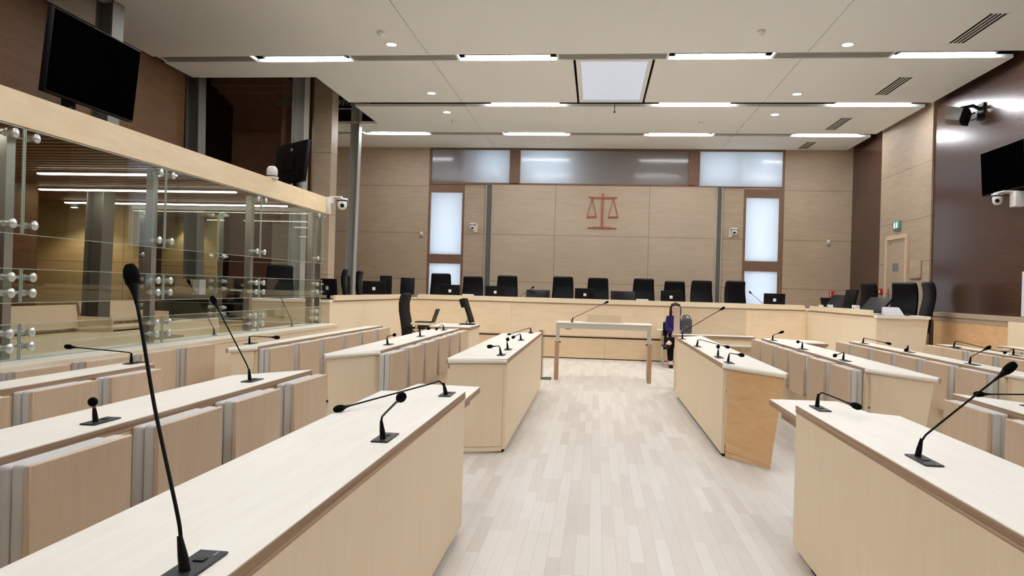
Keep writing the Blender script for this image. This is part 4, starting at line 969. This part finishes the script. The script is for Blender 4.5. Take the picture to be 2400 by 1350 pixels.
t = thing('document_wedge', 'pale lilac document wedge at the near end of the right wing lip', 'stand', (4.52, 12.35, 1.14))
link('wedge', MB().add([(4.42, 12.2, 1.141), (4.72, 12.2, 1.141), (4.72, 12.32, 1.141), (4.42, 12.32, 1.141), (4.42, 12.26, 1.26), (4.66, 12.26, 1.26), (4.66, 12.3, 1.26), (4.42, 12.3, 1.26)],
     [(3, 2, 1, 0), (4, 5, 6, 7), (0, 1, 5, 4), (1, 2, 6, 5), (2, 3, 7, 6), (3, 0, 4, 7)]), 'board_white', t)
link('paper_edge', MB().box(4.44, 4.64, 12.262, 12.298, 1.261, 1.265), 'paper', t)
tag(link('mouse', MB().ball((4.86, 12.45, 1.152), 0.035, 0.055, 0.02), 'black'), 'black computer mouse on the near end of the right bench wing', 'mouse')
# clerk desk: monitor seen from the side, papers, laptop, wires
t = thing('document_camera', 'dark grey tilted screen on a stand seen edge-on at the clerk desk', 'monitor', (-2.05, 11.75, 0.80))
link('screen_slab', MB().add(*(lambda m: (m.v, m.f))(MB().rbox(-0.02, 0.02, -0.16, 0.16, -0.24, 0.16, 0.006, 2, Matrix.Translation((-2.02, 11.85, 1.06)) @ Matrix.Rotation(-0.33, 4, 'Y')))), 'charcoal', t)
link('head', MB().rbox(-0.075, 0.0, -0.12, 0.12, 0.03, 0.17, 0.01, 2, Matrix.Translation((-2.02, 11.85, 1.06)) @ Matrix.Rotation(-0.33, 4, 'Y')), 'charcoal', t)
link('foot', MB().rbox(-2.13, -1.9, 11.75, 11.95, 0.801, 0.815, 0.004, 1), 'black', t); link('neck', MB().tube([(-2.05, 11.85, 0.81), (-1.99, 11.85, 0.92)], 0.018), 'white', t)
for k, (x, y, rz, l) in enumerate(((-2.2, 11.35, 0.2, 'loose white papers on the clerk desk'), (-2.0, 11.25, -0.15, 'blue-edged paper sheets at the near edge of the clerk desk'))):
    o = tag(link('papers', MB().box(-0.15, 0.15, -0.1, 0.1, 0, 0.004).box(-0.12, 0.16, -0.09, 0.11, 0.004, 0.008), 'paper'), l, 'papers', None); o.location = (x, y, 0.8005); o.rotation_euler = (0, 0, rz)
t = thing('laptop', 'thin laptop standing open beyond the clerk desk by the charcoal chair', 'laptop', (-2.62, 12.1, 0.80))
link('stand_table', MB().box(-2.95, -2.5, 11.9, 12.3, 0.77, 0.80).tube([(-2.55, 12.1, 0.0), (-2.55, 12.1, 0.78)], 0.02).tube([(-2.9, 12.1, 0.0), (-2.9, 12.1, 0.78)], 0.02), 'ply', t)
link('keyboard_half', MB().rbox(-2.9, -2.62, 11.95, 12.25, 0.801, 0.815, 0.003, 1), 'black', t)
link('lid', MB().box(-0.004, 0.004, -0.15, 0.15, 0, 0.22, Matrix.Translation((-2.62, 12.1, 0.815)) @ Matrix.Rotation(0.32, 4, 'Y')), 'black', t)
# papers at right
for x, y, rz, l in ((3.0, 11.3, 0.3, 'white paper sheets on the side counter below the right wing'),):
    o = tag(link('papers', MB().box(-0.15, 0.15, -0.2, 0.2, 0, 0.004).box(-0.1, 0.2, -0.17, 0.23, 0.004, 0.008), 'paper'), l, 'papers'); o.location = (x, y, 0.7405); o.rotation_euler = (0, 0, rz)


# ================================================================== WITNESS STAND, BARRIER POST, PLEXI SCREEN
t = thing('witness_stand', 'glass-topped witness stand on two wood and steel legs in the middle of the room', 'witness stand', (0.13, 11.75, 0))
link('stand_top', MB().rbox(-0.60, 0.87, 11.68, 12.15, 0.878, 0.896, 0.004, 1), 'top', t)
link('front_rail', MB().box(-0.585, 0.855, 11.69, 11.72, 0.80, 0.878), 'stand_metal', t)
for x in (-0.58, 0.84):
    link('leg_sleeve', MB().rbox(x - 0.032, x + 0.032, 11.69, 11.75, 0.0, 0.60, 0.004, 1), 'leg_wood', t)
    q = link('steel_leg', MB().box(x - 0.018, x + 0.018, 11.695, 11.735, 0.60, 0.88), 'stand_metal', t)
    link('clamp_knob', MB().tube([(x + (0.018 if x < 0 else -0.018), 11.71, 0.585), (x + (0.06 if x < 0 else -0.06), 11.71, 0.585)], [0.006, 0.012], 8), 'black', q)
for x in (-0.58, 0.84): link('rear_leg', MB().box(x - 0.018, x + 0.018, 12.08, 12.12, 0.0, 0.88), 'stand_metal', t)
link('acrylic_lip', MB().box(-0.13, 0.40, 11.98, 11.986, 0.896, 1.01).box(-0.2, 0.44, 11.80, 11.98, 0.897, 0.901), 'acrylic', t)
link('cable_hook', MB().tube([(-0.46, 11.7, 0.80), (-0.42, 11.7, 0.785), (-0.36, 11.7, 0.80)], 0.005, 6), 'black', t)
t = thing('barrier_post', 'slim wooden post on a dark foot frame beside the left aisle desk', 'post', (-0.83, 11.75, 0))
link('post', MB().rbox(-0.86, -0.80, 11.72, 11.78, 0.0, 0.76, 0.004, 1), 'edge', t); link('glass_strip', MB().box(-0.8, -0.775, 11.745, 11.755, 0.05, 0.75), 'acrylic', t)
link('foot_frame', MB().tube([(-0.86, 11.66, 0.008), (-0.66, 11.66, 0.008), (-0.66, 11.84, 0.008), (-0.86, 11.84, 0.008), (-0.86, 11.66, 0.008)], 0.008, 6), 'grey_plate', t)
t = thing('plexi_screen', 'clear acrylic screen with pale end post on the link counter right of the aisle', 'screen', (1.3, 11.12, 0.8))
link('end_post', MB().box(1.135, 1.215, 11.10, 11.16, 0.801, 1.195), 'post_pale', t)
link('acrylic_sheet', MB().box(1.22, 2.15, 11.125, 11.133, 0.801, 1.19), 'acrylic', t)
link('sheet_edge', MB().box(1.22, 2.15, 11.122, 11.136, 1.19, 1.196), 'glass_edge', t)

# ================================================================== SCREENS, CAMERAS, LOUDSPEAKER
def tv(name, label, c, w, h, mat4, loc, mount):
    t = thing(name, label, 'television', loc)
    T = Matrix.Translation(c) @ mat4
    hs = link('housing', MB().rbox(-w / 2, w / 2, -0.005, 0.05, -h / 2, h / 2, 0.008, 2, T), 'black', t)
    link('display', MB().box(-w / 2 + 0.012, w / 2 - 0.012, -0.008, -0.0055, -h / 2 + 0.016, h / 2 - 0.012, T), 'screen', t)
    mount(t, T)
    return t
def m1(t, T):
    link('mount_arm', MB().box(-4.34, -4.27, 5.66, 5.74, 2.60, 3.1).box(-4.34, -4.2, 5.66, 5.74, 3.05, 3.12), 'black', t)
    link('vesa_plate', MB().box(-0.2, 0.2, 0.05, 0.07, -0.15, 0.15, T), 'black', t)
# screen frame: local x along the wall, local -y is the viewing side
tv('wall_television', 'large black television on the dock beam at top left', (-4.16, 5.83, 3.115), 1.10, 0.645, Matrix.Rotation(PI / 2 , 4, 'Z') @ Matrix.Rotation(0.10, 4, 'X') @ Matrix.Rotation(0.0, 4, 'Y'), (-4.14, 5.84, 2.665), m1)
def m2(t, T):
    link('mount_arm', MB().box(-4.42, -4.36, 10.55, 10.65, 2.655, 3.0), 'black', t)
    p = link('vesa_plate', MB().box(-0.14, 0.14, 0.05, 0.07, -0.12, 0.12, T), 'black', t)
    link('badge', MB().box(-0.05, -0.02, 0.05, 0.0715, 0.17, 0.21, T), 'grey', t)
a2 = math.atan2(10.9 - 10.3, -4.83 + 4.11)
tv('wall_television', 'smaller black television at the far end of the dock beam, turned away', (-4.45, 10.6, 3.125), 0.92, 0.60, Matrix.Rotation(a2, 4, 'Z') @ Matrix.Rotation(0.1, 4, 'X'), (-4.45, 10.6, 2.665), m2)
def m3(t, T):
    link('mount_arm', MB().box(5.86, XR, 11.4, 11.9, 3.1, 3.45), 'black', t)
    link('vesa_plate', MB().box(-0.2, 0.2, 0.05, 0.07, -0.15, 0.15, T), 'black', t)
tv('wall_television', 'black television on the right wall, cut by the picture edge', (5.80, 11.66, 3.32), 1.18, 0.66, Matrix.Rotation(-PI / 2, 4, 'Z') @ Matrix.Rotation(0.06, 4, 'X'), (5.8, 11.66, 3.0), m3)

def ptz(label, loc, rz, s=1.0, hang=True, look=0.0, arm=None):
    """round pan-tilt camera; local -y is the lens side; hanging: base plate on top"""
    t = thing('pan_tilt_camera', label, 'camera', loc, rz)
    f = -1 if hang else 1
    def P(pr): return [(r * s, z * s * f) for r, z in pr]
    link('base_disc', MB().lathe(P([(0.075, 0.0), (0.08, 0.006), (0.08, 0.022), (0.07, 0.026)]), n=24), 'white', t, False)
    link('dark_ring', MB().lathe(P([(0.07, 0.0262), (0.074, 0.03), (0.07, 0.036)]), n=24), 'black', t, False)
    hd = link('camera_head', MB().lathe(P([(0.06, 0.0365), (0.067, 0.05), (0.067, 0.105), (0.058, 0.135), (0.038, 0.155), (0.001, 0.162)]), n=24), 'white', t, False)
    T = Matrix.Translation((0, -0.052 * s, 0.105 * s * f)) @ Matrix.Rotation(PI / 2, 4, 'X')
    link('lens', MB().lathe([(0.03 * s, 0.0), (0.028 * s, 0.018 * s), (0.017 * s, 0.02 * s), (0.001, 0.016 * s)], T, 18), 'black', hd, False)
    if arm: link('bracket', arm, 'white', t)
    return t
ptz('white round camera standing on top of the dock beam', (-4.02, 8.95, 2.667), PI + 0.4, 1.0, False)
ptz('white round camera hanging at the end of the dock beam', (-3.80, 10.92, 2.665), 0.35, 1.05, True, 0, MB().rbox(-4.02, -3.94, 10.77, 10.85, 2.42, 2.67, 0.006).box(-3.95, -3.78, 10.82, 10.88, 2.666, 2.69).box(-3.95, -3.90, 10.80, 10.86, 2.58, 2.69))
ptz('small white round camera on the back wall left of the scales', (-3.10, YB - 0.11, 2.96), 0.35, 0.95, True, 0, MB().rbox(-3.08, -2.98, YB - 0.03, YB - 0.001, 2.76, 2.97, 0.006).box(-3.12, -2.99, YB - 0.16, YB - 0.02, 2.962, 2.98))
ptz('small white round camera on the back wall right of the scales', (3.25, YB - 0.11, 2.96), -0.25, 0.95, True, 0, MB().rbox(3.13, 3.22, YB - 0.03, YB - 0.001, 2.76, 2.97, 0.006).box(3.14, 3.3, YB - 0.16, YB - 0.02, 2.962, 2.98))
ptz('white round camera under the television on the right wall', (5.72, 11.6, 2.95), -0.5, 1.0, True, 0, MB().rbox(5.80, XR - 0.001, 11.28, 11.44, 2.74, 2.955, 0.006).box(5.68, 5.88, 11.36, 11.64, 2.952, 2.97))
t = thing('wall_loudspeaker', 'black boxy loudspeaker on a bracket high on the right wall', 'loudspeaker', (5.66, 12.9, 4.36))
T = Matrix.Translation((5.66, 12.85, 4.36)) @ Matrix.Rotation(0.95, 4, 'Z') @ Matrix.Rotation(0.24, 4, 'X') @ Matrix.Rotation(0.2, 4, 'Y')
link('cabinet', MB().rbox(-0.12, 0.12, -0.11, 0.11, -0.11, 0.11, 0.012, 2, T), 'grey', t)
link('grille_cloth', MB().rbox(-0.115, 0.115, -0.2, -0.105, -0.105, 0.105, 0.008, 2, T), 'black_mat', t)
b = link('bracket', MB().tube([(5.70, 12.75, 4.46), (5.82, 12.62, 4.47), (XR - 0.005, 12.6, 4.40)], 0.03, 8).box(XR - 0.03, XR - 0.001, 12.5, 12.7, 4.25, 4.5).tube([(5.72, 12.7, 4.28), (5.85, 12.6, 4.36)], 0.012, 6), 'black', t)
link('cable', MB().tube(smooth_path([(5.75, 12.75, 4.33), (5.82, 12.66, 4.25), (5.9, 12.6, 4.28), (XR - 0.005, 12.55, 4.3)]), 0.008, 6), 'black', t)

# ================================================================== BEYOND THE DOCK END GLASS
t = thing('grey_cabinet', 'grey metal cabinet with open shelf beyond the end glass of the dock', 'cabinet', (-6.75, 12.0, 0.4))
link('top_shelf', MB().box(-7.2, -6.3, 11.8, 12.2, 1.12, 1.15), 'steel', t); link('side', MB().box(-7.2, -7.17, 11.8, 12.2, 0.4, 1.12), 'steel', t); link('side', MB().box(-6.33, -6.3, 11.8, 12.2, 0.4, 1.12), 'steel', t)
link('back', MB().box(-7.17, -6.33, 12.17, 12.2, 0.4, 1.12), 'steel', t); link('shelf', MB().box(-7.17, -6.33, 11.82, 12.17, 0.72, 0.74), 'steel', t)
t = thing('paper_carton', 'brown carton standing on the grey cabinet beyond the dock', 'box', (-6.8, 12.0, 1.15))
link('carton_body', MB().rbox(-6.98, -6.68, 11.88, 12.12, 1.151, 1.40, 0.004, 1), 'ply_warm', t); link('flap', MB().box(-6.67, -6.55, 11.9, 12.1, 1.151, 1.40), 'paper', t)
t = thing('computer_tower', 'black computer tower beside the steel post beyond the dock', 'computer', (-5.95, 12.0, 0.43))
link('case', MB().rbox(-6.12, -5.86, 11.8, 12.25, 0.44, 1.05, 0.008), 'black', t); link('front_bezel', MB().box(-6.08, -5.9, 11.79, 11.8, 0.5, 1.0), 'screen', t); link('handle_strip', MB().box(-6.08, -5.98, 11.782, 11.789, 0.8, 0.815), 'grey', t)
t = thing('office_printer', 'grey printer on a stand beyond the end glass of the dock', 'printer', (-5.95, 12.6, 1.05))
link('printer_body', MB().rbox(-6.2, -5.8, 12.4, 12.8, 1.06, 1.34, 0.015), 'grey_plate', t); link('paper_tray', MB().box(-6.24, -6.05, 12.36, 12.5, 1.22, 1.24), 'white', t); link('stand', MB().box(-6.2, -5.8, 12.4, 12.8, 0.44, 1.06), 'black', t)
struct('floor', MB().box(-9.5, -5.9, 11.2, 17.3, 0.002, 0.428), 'frame_brown', 'dark raised floor beyond the end glass of the dock', 'floor')
t = thing('usher_desk', 'pale plywood desk end seen through the corner of the dock glass', 'desk', (-5.1, 11.9, 0))
link('desk_panel', MB().box(-5.60, -4.93, 11.60, 11.63, 0.02, 1.08), 'ply', t); link('desk_top', MB().box(-5.62, -4.91, 11.58, 12.0, 1.08, 1.115), 'top', t)
o = tag(link('papers', MB().box(-0.25, 0.25, -0.12, 0.12, 0, 0.006), 'paper'), 'white papers on the desk end behind the dock glass', 'papers'); o.location = (-5.25, 11.8, 1.1155)

# ================================================================== THE SEATED PERSON
def skin_body(name, verts, edges, radii, mat, parent, sub=2, root=0):
    me = bpy.data.meshes.new(name); inv = abs_mat(parent).inverted()
    me.from_pydata([tuple(inv @ Vector(v)) for v in verts], edges, [])
    o = bpy.data.objects.new(name, me); COL.objects.link(o); o.parent = parent
    mod = o.modifiers.new('skin', 'SKIN')
    for i, v in enumerate(me.skin_vertices[0].data):
        r = radii[i]; v.radius = (r, r) if not isinstance(r, tuple) else r
        v.use_root = (i == root)
    s = o.modifiers.new('sub', 'SUBSURF'); s.levels = sub; s.render_levels = sub
    me.materials.append(M[mat])
    dg = bpy.context.evaluated_depsgraph_get(); ev = o.evaluated_get(dg)
    m2 = bpy.data.meshes.new_from_object(ev)
    o.modifiers.clear(); o.data = m2
    for p in m2.polygons: p.use_smooth = True
    return o
px, py = 1.535, 14.72
t = thing('person', 'seated dark-haired person in a purple cardigan and black trousers below the bench', 'person', (px, py, 0))
# body: pelvis, spine, neck, head core; arms and legs in one skeleton
V = [(px, py, 0.50), (px, py + 0.02, 0.68), (px - 0.01, py + 0.02, 0.86), (px - 0.01, py, 0.945), (px - 0.015, py - 0.02, 1.00),      # 0-4
     (px - 0.135, py, 0.90), (px - 0.16, py - 0.03, 0.69), (px - 0.04, py - 0.2, 0.64), (px + 0.02, py - 0.25, 0.66),        # left arm 5-8 (picture left)
     (px + 0.15, py, 0.90), (px + 0.2, py - 0.08, 0.70), (px + 0.12, py - 0.24, 0.80), (px + 0.10, py - 0.28, 0.86),       # right arm 9-12 hand raised
     (px - 0.09, py - 0.05, 0.50), (px - 0.14, py - 0.42, 0.50), (px - 0.12, py - 0.40, 0.10), (px - 0.12, py - 0.50, 0.045),  # leg
     (px + 0.09, py - 0.05, 0.50), (px - 0.02, py - 0.46, 0.60), (px - 0.17, py - 0.54, 0.46), (px - 0.22, py - 0.62, 0.43)]    # crossed leg
Ed = [(0, 1), (1, 2), (2, 3), (3, 4), (2, 5), (5, 6), (6, 7), (7, 8), (2, 9), (9, 10), (10, 11), (11, 12), (0, 13), (13, 14), (14, 15), (15, 16), (0, 17), (17, 18), (18, 19), (19, 20)]
Rr = [(0.15, 0.11), (0.13, 0.095), (0.14, 0.09), (0.055, 0.055), (0.048, 0.048), 0.062, 0.048, 0.036, 0.022, 0.062, 0.048, 0.036, 0.022, 0.085, 0.066, 0.042, 0.035, 0.085, 0.066, 0.045, 0.035]
body = skin_body('body', V, Ed, Rr, 'skin', t)
# head with face
hx, hy, hz = px - 0.018, py - 0.045, 1.085
hd = MB().ball((hx, hy, hz), 0.072, 0.088, 0.108, 20, 14)
hd.ball((hx, hy - 0.088, hz - 0.012), 0.012, 0.016, 0.018, 10, 8)                 # nose
for s in (-1, 1): hd.ball((hx + s * 0.073, hy + 0.005, hz - 0.005), 0.01, 0.018, 0.028, 10, 8)  # ears
head = link('head', hd, 'skin', t)
ey = MB()
for s in (-1, 1): ey.ball((hx + s * 0.03, hy - 0.076, hz + 0.012), 0.013, 0.008, 0.007, 10, 6)
link('eyes', ey, 'hair', head)
link('mouth', MB().ball((hx, hy - 0.078, hz - 0.055), 0.022, 0.007, 0.007, 10, 6), 'red_wood', head)
hair = MB().ball((hx, hy + 0.026, hz + 0.024), 0.084, 0.088, 0.106, 20, 12)
for s_ in (-1, 1):
    hair.tube([(hx + s_ * 0.05, hy + 0.01, hz + 0.09), (hx + s_ * 0.084, hy + 0.0, hz + 0.02), (hx + s_ * 0.086, hy + 0.012, hz - 0.09), (hx + s_ * 0.088, hy - 0.01, hz - 0.20)], [0.028, 0.026, 0.03, 0.016], 10)
hair.tube([(hx - 0.06, hy - 0.045, hz + 0.075), (hx, hy - 0.062, hz + 0.088), (hx + 0.06, hy - 0.045, hz + 0.075)], [0.022, 0.024, 0.022], 8)
link('hair', hair, 'hair', t)
# clothes follow the limbs, slightly larger
def clothes(name, idx, edges, mat, grow):
    mp = {i: k for k, i in enumerate(idx)}
    rr = []
    for i in idx:
        r = Rr[i]; rr.append(tuple(a + grow for a in r) if isinstance(r, tuple) else r + grow)
    return skin_body(name, [V[i] for i in idx], [(mp[a], mp[b]) for a, b in edges], rr, mat, t)
clothes('cardigan', [0, 1, 2, 5, 6, 7, 9, 10, 11], [(0, 1), (1, 2), (2, 5), (5, 6), (6, 7), (2, 9), (9, 10), (10, 11)], 'cardigan', 0.014)
clothes('trousers', [0, 13, 14, 15, 17, 18, 19], [(0, 13), (13, 14), (14, 15), (0, 17), (17, 18), (18, 19)], 'trousers', 0.012)
for k, (a, b) in enumerate(((15, 16), (19, 20))):
    A, B = Vector(V[a]), Vector(V[b]); d = (B - A).normalized()
    link('shoe', MB().tube([A - d * 0.02 + Vector((0, 0, -0.035)), A + d * 0.06 + Vector((0, 0, -0.03)), B + d * 0.07 + Vector((0, 0, -0.025)), B + d * 0.11 + Vector((0, 0, -0.025))], [0.03, 0.042, 0.036, 0.018], 10), 'black', t)
def hand(wrist, dirv, up, side):
    W0 = Vector(wrist); d = Vector(dirv).normalized(); u = Vector(up).normalized(); r = d.cross(u).normalized() * side
    mb = MB().tube([W0, W0 + d * 0.03, W0 + d * 0.075], [0.022, 0.032, 0.03], 10)
    for k, (o, L) in enumerate(((-0.027, 0.062), (-0.009, 0.072), (0.009, 0.068), (0.026, 0.054))):
        b = W0 + d * 0.07 + r * o
        mb.tube([b, b + d * L * 0.5 - u * 0.006, b + d * L * 0.75 - u * 0.025, b + d * L * 0.72 - u * 0.045], [0.0095, 0.009, 0.0085, 0.006], 8)
    b = W0 + d * 0.025 - r * 0.028
    mb.tube([b, b - r * 0.022 + d * 0.02, b - r * 0.02 + d * 0.05 - u * 0.012], [0.011, 0.01, 0.007], 8)
    return mb
link('hand', hand(V[8], (1, -0.3, 0.1), (0, -0.4, 1), 1), 'skin', body); link('hand', hand(V[12], (-0.2, -0.3, 1), (0, -1, 0), -1), 'skin', body)
t2 = thing('shoulder_bag', 'dark grey bag held on the lap of the seated person', 'bag', (px + 0.14, py - 0.36, 0.60))
link('bag_body', MB().rbox(px + 0.05, px + 0.24, py - 0.56, py - 0.42, 0.62, 0.93, 0.05, 3), 'bag', t2)
link('strap', MB().tube(smooth_path([(px + 0.07, py - 0.49, 0.92), (px + 0.09, py - 0.49, 0.98), (px + 0.18, py - 0.49, 0.98), (px + 0.21, py - 0.49, 0.92)]), 0.009, 6), 'bag', t2)
link('clasp', MB().box(px + 0.11, px + 0.17, py - 0.564, py - 0.56, 0.77, 0.79), 'grey', t2)
t = thing('visitor_chair', 'chair with thin chrome legs under the seated person', 'chair', (px, py, 0))
link('seat', MB().rbox(px - 0.24, px + 0.24, py - 0.22, py + 0.22, 0.345, 0.385, 0.012), 'black', t)
for sx_, sy_ in ((-1, -1), (1, -1), (-1, 1), (1, 1)):
    link('leg', MB().tube([(px + sx_ * 0.22, py + sy_ * 0.2, 0.35), (px + sx_ * 0.24, py + sy_ * 0.22, 0.001)], 0.011, 8), 'chrome', t)
link('backrest', MB().rbox(px - 0.22, px + 0.22, py + 0.21, py + 0.235, 0.55, 0.82, 0.01), 'black', t); [link('back_post', MB().tube([(px + q, py + 0.222, 0.37), (px + q, py + 0.222, 0.6)], 0.011), 'chrome', t) for q in (-0.2, 0.2)]
t = thing('side_table', 'small narrow table on thin chrome legs beside the seated person', 'table', (1.38, 15.15, 0))
link('table_top', MB().rbox(1.22, 1.56, 14.98, 15.33, 0.645, 0.665, 0.004, 1), 'top', t)
for a, b in ((1.31, 15.02), (1.50, 15.02), (1.31, 15.29), (1.50, 15.29)): link('leg', MB().tube([(a, b, 0.66), (a + 0.02, b - 0.02, 0.0)], 0.010, 8), 'chrome', t)
